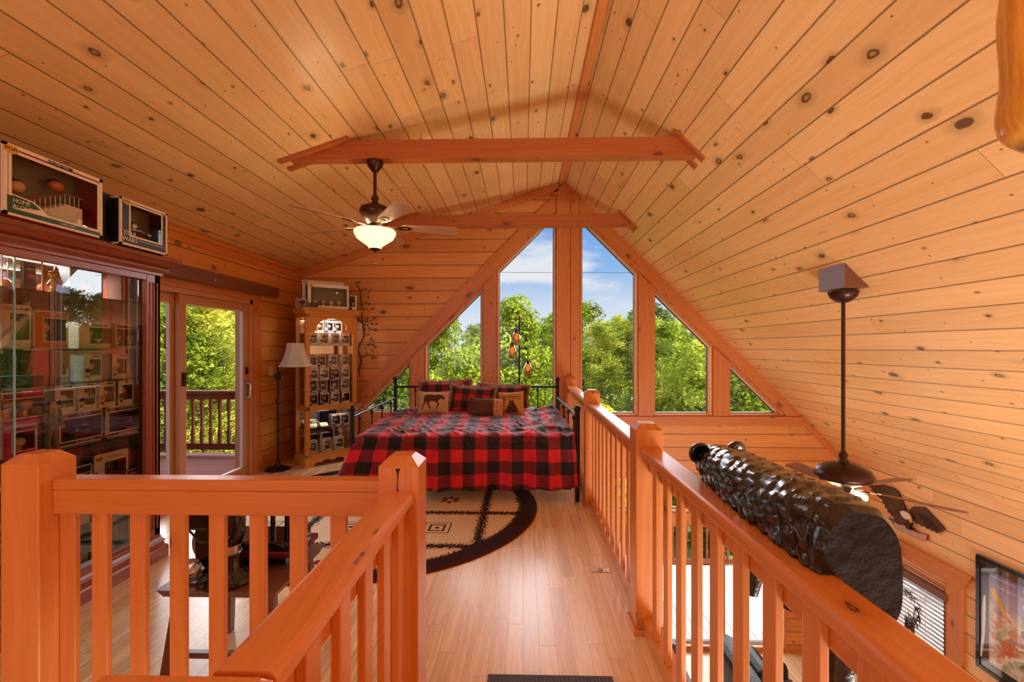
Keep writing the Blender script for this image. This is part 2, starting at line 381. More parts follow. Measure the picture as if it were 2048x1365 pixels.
# gable wall with the window openings, traced on its own plane
def g2(x, y): p = onY(x, y, YG); return (p.x, p.z)
WIN = [[(714, 827), (822, 827), (822, 719)], [(850, 827), (966, 827), (966, 574), (850, 690)],
       [(994, 828), (1112, 828), (1112, 424), (994, 541)], [(1160, 832), (1275, 832), (1275, 546), (1160, 431)],
       [(1307, 832), (1424, 832), (1424, 693), (1307, 577)], [(1457, 832), (1567, 832), (1457, 724)]]
WH = [[g2(*p) for p in w_] for w_ in WIN]
LOW = [(.95+.93*i, 1.80+.93*i) for i in range(3)]
for a, b in LOW: WH.append([(a, -2.70), (b, -2.70), (b, -.99), (a, -.99)])
for a, b in LOW: WH.append([(a, -.80), (b, -.80), (b, -.32), (a, -.32)])
WH.append([(-2.9, -2.7), (-1.1, -2.7), (-1.1, -.6), (-2.9, -.6)])
outer = [(XL, ZLOW), (XR, ZLOW), (XR, zr(XR)), (RX, RZ), (XL, zl(XL))]
mb = MB().prism(outer, WH, lambda a, b, t: (a, t, b), YG, YG+.17, 0, (1, 0, 0))
struct('wall_front', shift_uv(mb, 0, -.105), W_WALL)
def inset(poly, d):
    c = []; n = len(poly)
    for i in range(n):
        p0, p1, p2 = Vector(poly[i-1]), Vector(poly[i]), Vector(poly[(i+1) % n])
        e1 = (p1-p0).normalized(); e2 = (p2-p1).normalized(); n1 = Vector((-e1.y, e1.x)); n2 = Vector((-e2.y, e2.x))
        b = (n1+n2); b = b/ (b.length_squared) * 2
        c.append(tuple(p1+b*d))
    return c
def ccw(p): return p if sum(p[i-1][0]*p[i][1]-p[i][0]*p[i-1][1] for i in range(len(p))) > 0 else p[::-1]
FR_W = mat('window_bead', rgb(236, 226, 212), .4); FR_D = mat('window_bead_brown', rgb(88, 52, 40), .4)
for i, h in enumerate(WH):
    h = ccw(h); root = bpy.data.objects.new('window_%d' % (i+1), None); COL.objects.link(root); root['kind'] = 'structure'
    root.location = (0, 0, 0)
    mb = MB().prism(h, [inset(h, .018)], lambda a, b, t: (a, t, b), YG-.012, YG+.16, 0)
    mb.build('window_frame', W_TRIM if i < 6 else W_DOOR, root)
    h1 = inset(h, .018)
    MB().prism(h1, [inset(h1, .015)], lambda a, b, t: (a, t, b), YG+.05, YG+.12, 0).build('glazing_bead', FR_W, root)
    h2 = inset(h1, .015)
    MB().prism(h2, [inset(h2, .008)], lambda a, b, t: (a, t, b), YG+.06, YG+.11, 0).build('glazing_gasket', FR_D, root)
    h3 = inset(h2, .004)
    MB().add([(a, YG+.085, b) for a, b in h3], [tuple(range(len(h3)))], 0).build('window_pane', GL_WIN, root)
# boards round the gable windows
def board(name, pts, y0=YG-.035, y1=YG+.002, g=(0, 0, 1), m=W_TRIM, bev=.004):
    return struct(name, MB().prism([g2(*p) for p in pts], [], lambda a, b, t: (a, t, b), y0, y1, 0, g), m, None, bev)
board('trim_2', [(672, 829), (708, 829), (1112, 424), (1112, 388)], g=(1, 0, 1))
board('trim_3', [(1600, 832), (1570, 832), (1159, 428), (1159, 389)], g=(1, 0, -1))
board('trim_4', [(823, 829), (849, 829), (849, 690), (823, 717)])
board('trim_5', [(967, 829), (993, 829), (993, 543), (967, 571)], y0=YG-.04)
board('trim_6', [(1276, 832), (1306, 832), (1306, 576), (1276, 547)], y0=YG-.04)
board('trim_7', [(1425, 832), (1456, 832), (1456, 723), (1425, 694)], y0=YG-.04)
board('trim_8', [(1113, 830), (1133, 830), (1133, 391), (1113, 391)], y0=YG-.06)
board('trim_9', [(1141, 830), (1158, 830), (1158, 391), (1141, 391)], y0=YG-.06)
board('trim_10', [(1133, 830), (1141, 830), (1141, 391), (1133, 391)], y0=YG-.03)
board('trim_11', [(1100, 391), (1170, 391), (1150, 372), (1122, 372)], y0=YG-.03, g=(1, 0, 0))
board('trim_12', [(672, 829), (672, 846), (1129, 848), (1129, 830)], y0=YG-.05, g=(1, 0, 0))
board('trim_13', [(1159, 833), (1159, 850), (1612, 852), (1602, 833)], y0=YG-.05, g=(1, 0, 0))
# board under the low slope on the gable wall
mb = MB().prism([(XL, zl(XL)-.005), (RX-.08, zl(RX-.08)-.005), (RX-.08, zl(RX-.08)-.115), (XL, zl(XL)-.115)], [], lambda a, b, t: (a, t, b), YG-.03, YG+.001, 0, (1, 0, SL))
struct('trim_14', mb, W_TRIM, None, .004)
mb = MB().prism([(XR, zr(XR)-.005), (XR-.9, zr(XR-.9)-.005), (XR-.9, zr(XR-.9)-.10), (XR, zr(XR)-.10)], [], lambda a, b, t: (a, t, b), YG-.03, YG+.001, 0, (1, 0, -1))
struct('trim_15', mb, W_TRIM, None, .004)
# left wall with the patio door opening
DY0, DY1, DZ1 = 3.16, 5.28, 2.06
mb = MB().prism([(YB, ZLOW), (YG+.1, ZLOW), (YG+.1, zl(XL)+.03), (YB, zl(XL)+.03)], [[(DY0, -.03), (DY1, -.03), (DY1, DZ1), (DY0, DZ1)]], lambda a, b, t: (t, a, b), XL-.17, XL, 0, (0, 1, 0))
struct('wall_left', shift_uv(mb, 0, -.05), W_WALL)
mb = MB().box((XL, YB, zl(XL)-.125), (XL+.022, YG, zl(XL)-.01), 0, 'y').box((XL, YB, zl(XL)-.05), (XL+.045, YG, zl(XL)-.006), 0, 'y')
struct('trim_16', mb, W_TRIM, None, .003)
mb = MB().box((XL, DY1, 0), (XL+.025, DY1+.15, DZ1+.0), 0, 'z').box((XL, DY0-.12, 0), (XL+.025, DY0, DZ1), 0, 'z').box((XL, DY0-.12, DZ1), (XL+.025, DY1+.15, DZ1+.11), 0, 'y')
struct('trim_17', mb, W_TRIM, None, .003)
struct('baseboard_left', MB().box((XL, DY1+.15, 0), (XL+.03, YG, .20), 0, 'y').box((XL, YB, 0), (XL+.03, DY0-.12, .20), 0, 'y'), W_TRIM, None, .004)
struct('baseboard_front', MB().box((XL, YG-.03, 0), (.59, YG, .20), 0, 'x'), W_TRIM, None, .004)
# the sliding patio door
door = bpy.data.objects.new('door_1', None); COL.objects.link(door); door['kind'] = 'structure'
J = XL-.17
mb = MB().box((J, DY0, -.03), (XL+.01, DY0+.05, DZ1), 0, 'z').box((J, DY1-.05, -.03), (XL+.01, DY1, DZ1), 0, 'z').box((J, DY0, DZ1-.05), (XL+.01, DY1, DZ1), 0, 'y').box((J, DY0, -.03), (XL+.0, DY1, .012), 0, 'y')
mb.build('door_frame', W_DOOR, door, .003)
def sash(name, y0, y1, x0, parent):
    m = MB(); s = .085; z0, z1 = .012, DZ1-.05
    for a, b in ((y0, y0+s), (y1-s, y1)): m.box((x0, a, z0), (x0+.045, b, z1), 0, 'z')
    m.box((x0, y0+s, z0), (x0+.045, y1-s, z0+.11), 0, 'y').box((x0, y0+s, z1-s), (x0+.045, y1-s, z1), 0, 'y')
    o = m.build(name, W_DOOR, parent, .004)
    b = .012; a0, a1, b0, b1 = y0+s, y1-s, z0+.11, z1-s
    m2 = MB()
    for q in ((a0, b0, a0+b, b1), (a1-b, b0, a1, b1), (a0, b0, a1, b0+b), (a0, b1-b, a1, b1)): m2.box((x0+.008, q[0], q[1]), (x0+.037, q[2], q[3]), 0, 'z')
    m2.build('glazing_bead', FR_W, o)
    MB().add([(x0+.022, a0, b0), (x0+.022, a1, b0), (x0+.022, a1, b1), (x0+.022, a0, b1)], [(0, 1, 2, 3)]).build('door_pane', GL_WIN, o)
    return o
s1 = sash('sliding_panel', 4.17, DY1-.05, XL-.06, door); s2 = sash('fixed_panel', DY0+.05, 4.22, XL-.115, door)
mb = MB().tube([(XL-.01, 5.19, .92), (XL+.035, 5.19, .94), (XL+.04, 5.19, 1.08), (XL-.01, 5.19, 1.10)], .011, 8).box((XL-.015, 5.172, .90), (XL-.004, 5.208, 1.12), 0)
mb.build('door_handle', CHROME, s1)
MB().box((XL-.015, 5.176, 1.2), (XL-.0, 5.204, 1.28), 0).ball((XL+.002, 5.19, 1.24), .012).build('door_lock', BRONZE, s1)
MB().box((XL-.015, 4.20, 1.14), (XL+.012, 4.225, 1.27), 0).build('finger_pull', BRONZE, s1)
# other walls
win_r = [(4.74, -2.0), (5.86, -2.0), (5.86, -.94), (4.74, -.94)]
mb = MB().prism([(YB, ZLOW), (YG+.1, ZLOW), (YG+.1, zr(XR)+.05), (YB, zr(XR)+.05)], [win_r], lambda a, b, t: (t, a, b), XR, XR+.17, 0, (0, 1, 0))
W_WALLR = wood('pine_wall_pale', rgb(230, 176, 116), rgb(244, 200, 144), plank=.184, joint=3.4, knots=.34, cell=.30, seed=5, tone=.09, groove=.009, rough=.4)
struct('wall_right', mb, W_WALLR)
rear = [(XL, ZLOW), (XR, ZLOW), (XR, zr(XR)), (RX, RZ), (XL, zl(XL))]
rh = [[(-2.6, .7), (0, .7), (0, 2.3), (-2.6, 2.3)], [(1.2, -2.3), (4.0, -2.3), (4.0, .1), (1.2, .1)]]  # unseen rear openings, invented to go with the interior fill
struct('wall_rear', MB().prism(rear, rh, lambda a, b, t: (a, t, b), YB-.17, YB, 0, (1, 0, 0)), W_WALL)
# loft floor with the stair opening, slab edge, great-room floor
fl = MB().prism([(XL, YB), (.70, YB), (.70, YG), (XL, YG)], [[(-1.86, -1.2), (-.37, -1.2), (-.37, 1.66), (-1.86, 1.66)]], lambda a, b, t: (a, b, t), -.26, 0, 0, (0, 1, 0))
struct('floor', fl, W_FLOOR)
struct('floor', MB().box((XL, YB, ZLOW-.1), (XR, YG, ZLOW), 0, 'y'), W_FLOOR)
# tie beams
for k, (y0, dz) in enumerate(((3.655, 0), (5.73, 0))):
    z0, z1 = 3.035+dz, 3.187+dz
    A = lambda z: RX-(RZ-z)/SL; B = lambda z: RX+(RZ-z)/SR
    mb = MB().prism([(A(z0), z0), (B(z0), z0), (B(z1), z1), (A(z1), z1)], [], lambda a, b, t: (a, t, b), y0, y0+.105, 0, (1, 0, 0))
    o = mb.build('ceiling_beam', W_BEAM, None, .004)
    tag(o, ('near pine tie beam across the ceiling with the bowl-lit fan hanging from it', 'far pine tie beam across the ceiling just before the peaked windows')[k], 'beam', 'pine tie beams')
    mp = MB()
    for zf, xa, xb, sgn in ((zl, A(z0)-.06, A(z1)+.05, -1), (zr, B(z1)-.03, B(z0)+.04, 1)):
        for ya, yb in ((y0-.05, y0+.0), (y0+.105, y0+.155)):
            nrm = Vector((SL, 0, -1)).normalized() if sgn < 0 else Vector((-1, 0, -1)).normalized()
            P = [Vector((xa, ya, zf(xa))), Vector((xb, ya, zf(xb))), Vector((xb, yb, zf(xb))), Vector((xa, yb, zf(xa)))]
            Q = [p+nrm*.022 for p in P]
            mp.add(P+Q, [(0, 1, 2, 3), (4, 5, 6, 7), (0, 1, 5, 4), (1, 2, 6, 5), (2, 3, 7, 6), (3, 0, 4, 7)], 0, grain=(1, 0, 0))
    mp.build('end_plate', W_BEAM, o)
# ---------------------------------------------------------------- newel posts and railings
def post(x0, y0, s, ztop, label, zb=0, sy=None, base=True, ch=.032):
    sy = sy or s; t = thing('newel_post', label, 'post', (x0+s/2, y0+sy/2, zb), 0, 'railing posts')
    m = MB(); a, b = s/2, sy/2; H = ztop-zb
    V = []
    for z, d in ((0, 0), (H-ch, 0), (H, ch)): V += [(-a+d, -b+d, z), (a-d, -b+d, z), (a-d, b-d, z), (-a+d, b-d, z)]
    f = [(3, 2, 1, 0), (8, 9, 10, 11)]
    for r_ in (0, 4): f += [(r_+i, r_+(i+1) % 4, r_+4+(i+1) % 4, r_+4+i) for i in range(4)]
    m.add(V, f, 0, False, (0, 0, 1)); m.build('post_shaft', W_RAIL, t, .005)
    if base:
        mm = MB(); e = .016; h = .028
        mm.box((-a-e, -b-e, 0), (a+e, -b, h)).box((-a-e, b, 0), (a+e, b+e, h)).box((-a-e, -b, 0), (-a, b, h), 0, 'y').box((a, -b, 0), (a+e, b, h), 0, 'y')
        mm.build('base_moulding', W_RAIL, t, .004)
    return t
PS = .142
post(.591, 2.397, PS, 1.10, 'orange pine newel post on the right, nearest one in front of the far railing')
post(.591, 4.33, PS, 1.10, 'orange pine newel post beside the right foot corner of the bed')
post(.591, 6.30, .142, 1.10, 'pine newel post against the window wall behind the bed', sy=.115)
post(-.511, 1.59, PS, 1.112, 'middle foreground pine newel post with a split in its face')
sp = MB()
sp.prism([(-.003, -.075), (.003, -.075), (.004, -.02), (-.001, .02), (.003, .06), (.009, .075), (-.009, .075), (-.002, .055), (-.004, .0)], [], lambda a, b, t_: (a, t_, b), -.0006, .0004)
pm_ = [o_ for o_ in bpy.data.objects if o_.get('label', '').startswith('middle foreground')][0]
sp.build('split', mat('dark_split', rgb(40, 14, 6), .8), pm_, 0, (0, -.071, 1.0))
post(-1.879, 1.59, PS, 1.112, 'pine newel post at the far left foreground in front of the big display cabinet')
def rail_y(label, y0, y1, xc0, xc1, ztop, picks, px0, px1, fx0, fx1, bx=None, capz=.042, wd_=.062, base_z=.085):
    t = thing('stair_railing', label, 'railing', ((xc0+xc1)/2, (y0+y1)/2, 0), 0, 'pine railings')
    ox, oy = t.location.x, t.location.y
    def L(b, n, bev=.003): 
        for i, v in enumerate(b.v): b.v[i] = (v[0]-ox, v[1]-oy, v[2])
        return b.build(n, W_RAIL, t, bev)
    zc = ztop-capz
    m = MB(); r_ = .014; prof = [(xc0+.003, zc), (xc1-.003, zc), (xc1, zc+.006), (xc1, ztop-r_), (xc1-r_*.3, ztop-r_*.3), (xc1-r_, ztop), (xc0+r_, ztop), (xc0+r_*.3, ztop-r_*.3), (xc0, ztop-r_), (xc0, zc+.006)]
    m.prism(prof, [], lambda a, b, t_: (a, t_, b), y0, y1, 0, (0, 1, 0)); L(m, 'handrail', 0)
    L(MB().box((fx0, y0, zc-.088), (fx1, y1, zc), 0, 'y'), 'upper_rail')
    L(MB().box(((bx or (fx0-.03, fx1))[0], y0, 0), ((bx or (fx0-.03, fx1))[1], y1, base_z), 0, 'y'), 'bottom_rail')
    for y in picks: L(MB().box((px0, y, base_z), (px1, y+wd_, zc), 0, 'z'), 'baluster')
    return t
rail_y('long pine railing nearest on the right with the carved black bear lying on it', -.9, 2.396, .613, .722, .98, [2.20-.172*i for i in range(18)], .638, .660, .660, .704)
rail_y('pine railing on the right between the two newel posts beside the wood walkway', 2.539, 4.33, .613, .722, .98, [4.17-.175*i for i in range(10)], .638, .660, .660, .704)
rail_y('far pine railing beside the bed running to the window wall', 4.472, 6.30, .613, .722, .98, [6.14-.175*i for i in range(10)], .638, .660, .660, .704)
rail_y('pine stair railing coming towards the viewer from the middle newel post', .70, 1.59, -.487, -.384, .997, [.52+.158*i for i in range(2, 7)], -.424, -.402, -.462, -.424, bx=(-.465, -.395))
# cross railing in the left foreground
t = thing('stair_railing', 'pine railing across the left foreground with flat balusters', 'railing', (-1.1, 1.69, 0), 0, 'pine railings')
def LL(b, n, bev=.003):
    for i, v in enumerate(b.v): b.v[i] = (v[0]+1.1, v[1]-1.69, v[2])
    return b.build(n, W_RAIL, t, bev)
LL(MB().box((-1.737, 1.635, .975), (-.511, 1.705, 1.017)), 'handrail', .006)
LL(MB().box((-1.737, 1.637, .886), (-.511, 1.69, .975)), 'upper_rail', .004)
LL(MB().box((-1.737, 1.655, 0), (-.511, 1.70, .07)), 'bottom_rail')
for x in (-1.735, -1.612, -1.467, -1.316, -1.168, -1.015, -.864, -.712): LL(MB().box((x, 1.662, .07), (x+.060, 1.684, .886), 0, 'z'), 'baluster')
t = post(-.655, .545, .27, .997, 'broad pine post top at the very bottom where the stair railing ends', sy=.152, base=False, ch=.012)
# wooden casing, header and jamb round the right window
mb = MB().box((XR-.03, 4.56, -2.1), (XR, 4.74, -.86), 0, 'z').box((XR-.03, 5.86, -2.1), (XR, 6.02, -.86), 0, 'z')
struct('trim_18', mb, W_TRIM, None, .004)
mb = MB().prism([(4.47, -.70), (6.14, -.70), (6.05, -.87), (4.57, -.87)], [], lambda a, b, t_: (t_, a, b), XR-.045, XR, 0, (0, 1, 0))
struct('trim_19', mb, W_TRIM, None, .005)
root = bpy.data.objects.new('window_20', None); COL.objects.link(root); root['kind'] = 'structure'
MB().prism(win_r, [inset(ccw(win_r), .05)], lambda a, b, t_: (t_, a, b), XR-.0, XR+.16, 0, (0, 1, 0)).build('window_frame', W_TRIM, root)
MB().add([(XR+.12, a, b) for a, b in win_r], [(0, 1, 2, 3)]).build('window_pane', GL_WIN, root)
root = bpy.data.objects.new('window_21', None); COL.objects.link(root); root['kind'] = 'structure'  # frames and panes of the invented rear windows
for h in rh:
    MB().prism(h, [inset(ccw(h), .06)], lambda a, b, t_: (a, t_, b), YB-.15, YB+.02, 0).build('window_frame', W_TRIM, root)
    MB().add([(a, YB-.08, b) for a, b in h], [(0, 1, 2, 3)]).build('window_pane', GL_WIN, root)
# ---------------------------------------------------------------- decks
def deck_rail(label, cx, cy, length, axis, z, m, h=.95, n=None, sp=.135):
    t = thing('deck_railing', label, 'railing', (cx, cy, z)); n = int(length/sp)
    ax = lambda lo, hi: (lo, hi) if axis == 'x' else ((lo[1], lo[0], lo[2]), (hi[1], hi[0], hi[2]))
    Lh = length/2
    MB().box(*ax((-Lh, -.07, h-.04), (Lh, .07, h)), 0, axis).build('top_rail', m, t)
    MB().box(*ax((-Lh, -.02, h-.13), (Lh, .02, h-.04)), 0, axis).build('upper_rail', m, t)
    MB().box(*ax((-Lh, -.02, .08), (Lh, .02, .17)), 0, axis).build('bottom_rail', m, t)
    for i in range(n):
        x = -Lh+.06+i*sp
        c = (x, 0) if axis == 'x' else (0, x)
        w1, w2 = .020, .014
        MB().lathe([(w1, .1), (w1, .26), (w1*1.25, .32), (w2, .42), (w2*1.1, .6), (w1*1.2, .74), (w1, .8), (w1, h-.06)], (c[0], c[1], 0), 4, 0, None, False, 1.3, 1.3, R(45)).build('baluster', m, t)
    return t
struct('deck_side', MB().box((-9.5, -1, -.2), (XL-.17, 6.75, -.08), 0, 'x'), W_DECK)
deck_rail('brown deck railing with shaped balusters beyond the sliding glass door', -6.4, 6.62, 6.0, 'x', -.08, W_DECKP)
deck_rail('brown deck railing along the outer edge of the side deck', -9.4, 3.0, 7.2, 'y', -.08, W_DECKP)
struct('deck_front', MB().box((-3.2, YG+.17, -3.0), (8.5, 9.2, -2.85), 0, 'y').box((XR+.3, 0, -3.0), (8.5, YG+.17, -2.85), 0, 'y'), W_DECKL)
deck_rail('reddish deck railing seen low through the great room doors', 1.6, 9.1, 9.0, 'x', -2.85, W_DECKP)
# ---------------------------------------------------------------- daybed with metal frame
BX, BY, BRZ = -.595, 5.28, R(2.1)
bed = thing('daybed', 'black metal daybed with ball-topped posts under the checked duvet below the windows', 'bed', (BX, BY, 0), BRZ)
HW, HD = 1.095, .86
def bpost(x, y, h, ball_r=.034):
    m = MB().tube([(x, y, 0), (x, y, h-.07)], .023, 12)
    m.lathe([(.023, h-.075), (.03, h-.07), (.03, h-.062), (.016, h-.055), (.016, h-.045)], (x, y, 0), 12).ball((x, y, h-.03), ball_r, 14)
    return m.build('bed_post', IRON, bed)
bpost(-HW, -HD, .935); bpost(HW, -HD, .935); bpost(-HW, HD, 1.11); bpost(HW, HD, 1.11)
MB().tube([(-HW, HD, .975), (HW, HD, .975)], .015, 8).tube([(-HW, HD, .40), (HW, HD, .40)], .015, 8).build('back_rail', IRON, bed)
for i in range(9):
    x = -HW+.27+i*(2*HW-.54)/8
    MB().tube([(x, HD, .40), (x, HD, .975)], .008, 6).lathe([(.008, .60), (.02, .63), (.008, .66)], (x, HD, 0), 8).lathe([(.008, .90), (.022, .93), (.008, .96)], (x, HD, 0), 8).build('back_spindle', IRON, bed)
for s_ in (-1, 1):
    MB().tube([(s_*HW, -HD, .83), (s_*HW, HD, .83)], .017, 8).tube([(s_*HW, -HD, .35), (s_*HW, HD, .35)], .015, 8).build('side_rail', IRONB, bed)
    for i in range(4):
        y = -HD+.22+i*.42
        MB().tube([(s_*HW, y, .35), (s_*HW, y, .83)], .008, 6).lathe([(.008, .76), (.024, .785), (.008, .81)], (s_*HW, y, 0), 8).build('side_spindle', IRON, bed)
MB().box((-HW, -HD+.02, .30), (HW, -HD+.05, .36)).box((-HW, HD-.05, .30), (HW, HD-.02, .36)).build('bed_base', IRON, bed)
m = MB().box((-HW+.05, -HD+.05, .36), (HW-.05, HD-.03, .60)); mo = m.build('mattress', CREAM, None, .05, (BX, BY, 0), (0, 0, BRZ))
tag(mo, 'thick mattress on the black metal daybed hidden under the checked duvet', 'mattress')
# duvet
def duvet():
    NX, NT_ = 240, 210; top = 2*HD-.14; hang = .485; rad = .07; tot = top+rad*1.57+hang
    V, UV = [], []
    for j in range(NT_+1):
        t = tot*j/NT_
        for i in range(NX+1):
            s = i/NX; x0 = -HW+.03+s*(2*HW-.05)
            if t < top: y = HD-.10-t; z = .69-.04*(t/top)**1.5; dn = Vector((0, 0, 1)); dr = 0
            elif t < top+rad*1.57:
                a = (t-top)/rad; y = HD-.10-top-rad*math.sin(a); z = .65-rad*(1-math.cos(a)); dn = Vector((0, -math.sin(a), math.cos(a))); dr = 0
            else:
                dr = t-top-rad*1.57; y = HD-.10-top-rad-.045*dr; z = .58-dr; dn = Vector((0, -1, 0))
            k = dr/hang; L = max(0, (.35-s)/.35); Rr = max(0, (s-.8)/.2)
            x = x0-.20*k**.8*L**2+.03*k*Rr
            y += -.06*k*L**1.5
            nx = noise.noise(Vector((x0*3.2, t*2.4, 1.7)))
            if dr > 0:
                amp = .014+.034*k; f_ = math.sin(x0*17+1.6*noise.noise(Vector((x0*1.5, t*1.2, 4)))*4)*.6+math.sin(x0*41+3*nx)*.35
                cr_ = 1-abs(noise.noise(Vector((x0*6+t*2.2, t*2.0, 8))))*3; d = amp*f_+.014*nx+.014*max(cr_, 0)**2
                z += .02*k*math.sin(x0*5)
            else:
                rg = 1-abs(noise.noise(Vector((x0*4+t*3.0, t*1.6-x0*1.4, 3))))*2.4
                w_ = (.35+.65*max(0, (s-.6)/.4)+.3*max(0, (.3-s)/.3))
                r2_ = 1-abs(noise.noise(Vector((x0*7-t*4.5, t*3.4+x0*2, 13))))*2.6; d = .024*max(rg, 0)**2*w_*1.9+.014*max(r2_, 0)**2+.012*nx + (-.035*max(0, (abs(s-.5)-.44)/.06)**2)
                edge = min(1, (top-t)/.3+.0) if t < top else 0
            p = Vector((x, y, z))+dn*d
            if z+dn.z*d < .14: p.z = .14+.01*math.sin(x0*9)
            V.append(p); UV.append((x0+.02, tot-t+.05))
    f = [(j*(NX+1)+i, (j+1)*(NX+1)+i, (j+1)*(NX+1)+i+1, j*(NX+1)+i+1) for j in range(NT_) for i in range(NX)]
    mb = MB().add(V, f, 0, True, uvs=UV); o = mb.build('duvet', PLAID, None, 0, (BX, BY, 0), (0, 0, BRZ))
    so = o.modifiers.new('thickness', 'SOLIDIFY'); so.thickness = .012; so.offset = -1
    return tag(o, 'red and black buffalo check duvet draped over the daybed and hanging in front', 'duvet')
duvet()
# pillows
FUR = mat('faux_fur', rgb(150, 122, 102), .9); FUR2 = mat('faux_fur_tip', rgb(214, 196, 176), .9)
TAN = mat('tan_fabric', rgb(214, 176, 132), .8, bump=(120, .2)); ORNG = mat('ochre_fabric', rgb(222, 166, 92), .8, bump=(120, .2))
BRNF = mat('brown_print', rgb(92, 52, 40), .8); PEACH = mat('peach_fabric', rgb(216, 160, 122), .8, bump=(120, .2))
def ribbed():
    m = bpy.data.materials.new('ribbed_brown'); m.use_nodes = True; n = NT(m.node_tree); b = n.n['Principled BSDF']
    uv = n.node('ShaderNodeUVMap'); u, v, _ = n.sep(uv.outputs[0]); w_ = n.m('SINE', n.m('MULTIPLY', u, 420.0))
    n.put(b.inputs['Base Color'], n.mix(n.ss(w_, -.6, .8), rgb(72, 42, 36), rgb(118, 78, 66))); b.inputs['Roughness'].default_value = .8
    return m
RIB = ribbed()
def pz(a, b, w_, h, th):                    # half thickness of a cushion at (a,b) in [-1,1]
    return th*max(0, (1-abs(a)**2.6))**.55*max(0, (1-abs(b)**2.6))**.55
def pxy(a, b, w_, h):                        # outline pinched between its corners
    return (a*w_/2*(1-.07*(1-b*b)*abs(a)), b*h/2*(1-.09*(1-a*a)*abs(b)))
def pillow(name, label, w_, h, th, fabric, loc, tilt, rz, roll=0, fur=False, group='cushions along the back of the daybed'):
    root = thing(name, label, 'cushion', loc, rz, group); n = 22; mb = MB()
    M = Matrix.Rotation(roll, 4, 'Y') @ Matrix.Rotation(tilt, 4, 'X') @ Matrix.Translation((0, 0, h/2))
    for sgn in (-1, 1):
        V, UV = [], []
        for j in range(n+1):
            for i in range(n+1):
                a, b = -1+2*i/n, -1+2*j/n; a = math.copysign(abs(a)**.8, a); b = math.copysign(abs(b)**.8, b)
                x, z = pxy(a, b, w_, h); t = pz(a, b, w_, h, th)
                t += .006*noise.noise(Vector((x*14+loc[0]*5, z*14, sgn)))*(t > .01)
                V.append((x, sgn*t, z)); UV.append((x+.3, z+.3))
        f = [(j*(n+1)+i, j*(n+1)+i+1, (j+1)*(n+1)+i+1, (j+1)*(n+1)+i) for j in range(n) for i in range(n)]
        if sgn > 0: f = [q[::-1] for q in f]
        mb.add(V, f, 0, True, uvs=UV, M=M)
    mb.build('cushion_cover', fabric, root)
    rng = random.Random(hash(round(loc[0]*100)) & 999)
    if fur:
        fb = MB()
        for i in range(760):
            t = i/760*4; k = int(t); q = -1+2*(t-k)
            a, b = [(q, -1), (1, q), (-q, 1), (-1, -q)][k]
            x, z = pxy(a, b, w_, h); c = Vector((x, 0, z)); out = Vector((a, 0, b)).normalized()
            out = (out*rng.uniform(.3, 1)+Vector((rng.uniform(-.6, .6), rng.uniform(-1, 1), rng.uniform(-.6, .6)))).normalized()
            l = rng.uniform(.030, .058); sd = out.orthogonal().normalized()*.008
            base = c-out*.006
            up = out.cross(sd).normalized()*.006
            fb.add([base-sd, base+sd, base+up, c+out*l], [(0, 1, 3), (1, 2, 3), (2, 0, 3)], i % 2, False, M=M)
        per = []
        for i in range(64):
            t = i/64*4; k = int(t); q = -1+2*(t-k); a, b = [(q, -1), (1, q), (-q, 1), (-1, -q)][k]; x, z = pxy(a, b, w_, h); per.append((x, 0, z))
        fb.tube(per, .019, 6, 0, False, M, closed=True)
        fb.build('fur_trim', [FUR, FUR2], root)
    else:
        per = []
        for i in range(64):
            t = i/64*4; k = int(t); q = -1+2*(t-k); a, b = [(q, -1), (1, q), (-q, 1), (-1, -q)][k]; x, z = pxy(a, b, w_, h); per.append((x, 0, z))
        MB().tube(per, .005, 6, 0, False, M, closed=True).build('piping', fabric, root)
    root['M'] = [M[i][j] for i in range(4) for j in range(4)] if False else 0
    del root['M']
    return root, M
def decal(name, polys, w_, h, th, M, m_, root, off=.003):
    """flat outlines laid on the cushion's front, following its bulge; polys in metres about the centre"""
    bm = bmesh.new()
    for P in polys:
        tr = geometry.tessellate_polygon([[Vector((a, b, 0)) for a, b in P]])
        vs = [bm.verts.new((a, 0, b)) for a, b in P]
        for t in tr:
            try: bm.faces.new([vs[i] for i in t])
            except Exception: pass
    for _ in range(3):
        es = [e for e in bm.edges if e.calc_length() > .02]
        if es: bmesh.ops.subdivide_edges(bm, edges=es, cuts=1); bmesh.ops.triangulate(bm, faces=bm.faces[:])
    for v in bm.verts:
        a = max(-.98, min(.98, v.co.x/(w_/2))); b = max(-.98, min(.98, v.co.z/(h/2)))
        v.co.y = -pz(a, b, w_, h, th)-off
    bm.transform(M); me = bpy.data.meshes.new(name); bm.to_mesh(me); bm.free(); me.materials.append(m_)
    o = bpy.data.objects.new(name, me); COL.objects.link(o); o.parent = root; return o
SZ = .695
pillow('cushion', 'large checked cushion with fur edge at the back left, its corner flopping over', .70, .40, .085, PLAIDP, (-1.02, 5.95, SZ-.02), R(-16), R(3), R(-2), True)
pillow('cushion', 'large checked cushion with fur edge at the back right of the bed', .68, .355, .075, PLAIDP, (-.27, 5.93, SZ-.02), R(-20), R(2), R(3), True)
pillow('cushion', 'square checked cushion with fur edge in the middle of the row', .58, .36, .075, PLAIDP, (-.66, 5.70, SZ-.02), R(-24), R(-4), R(3), True)
r_, M = pillow('cushion', 'tan cushion with a brown moose silhouette', .38, .29, .06, TAN, (-1.10, 5.55, SZ-.015), R(-16), R(6), R(1))
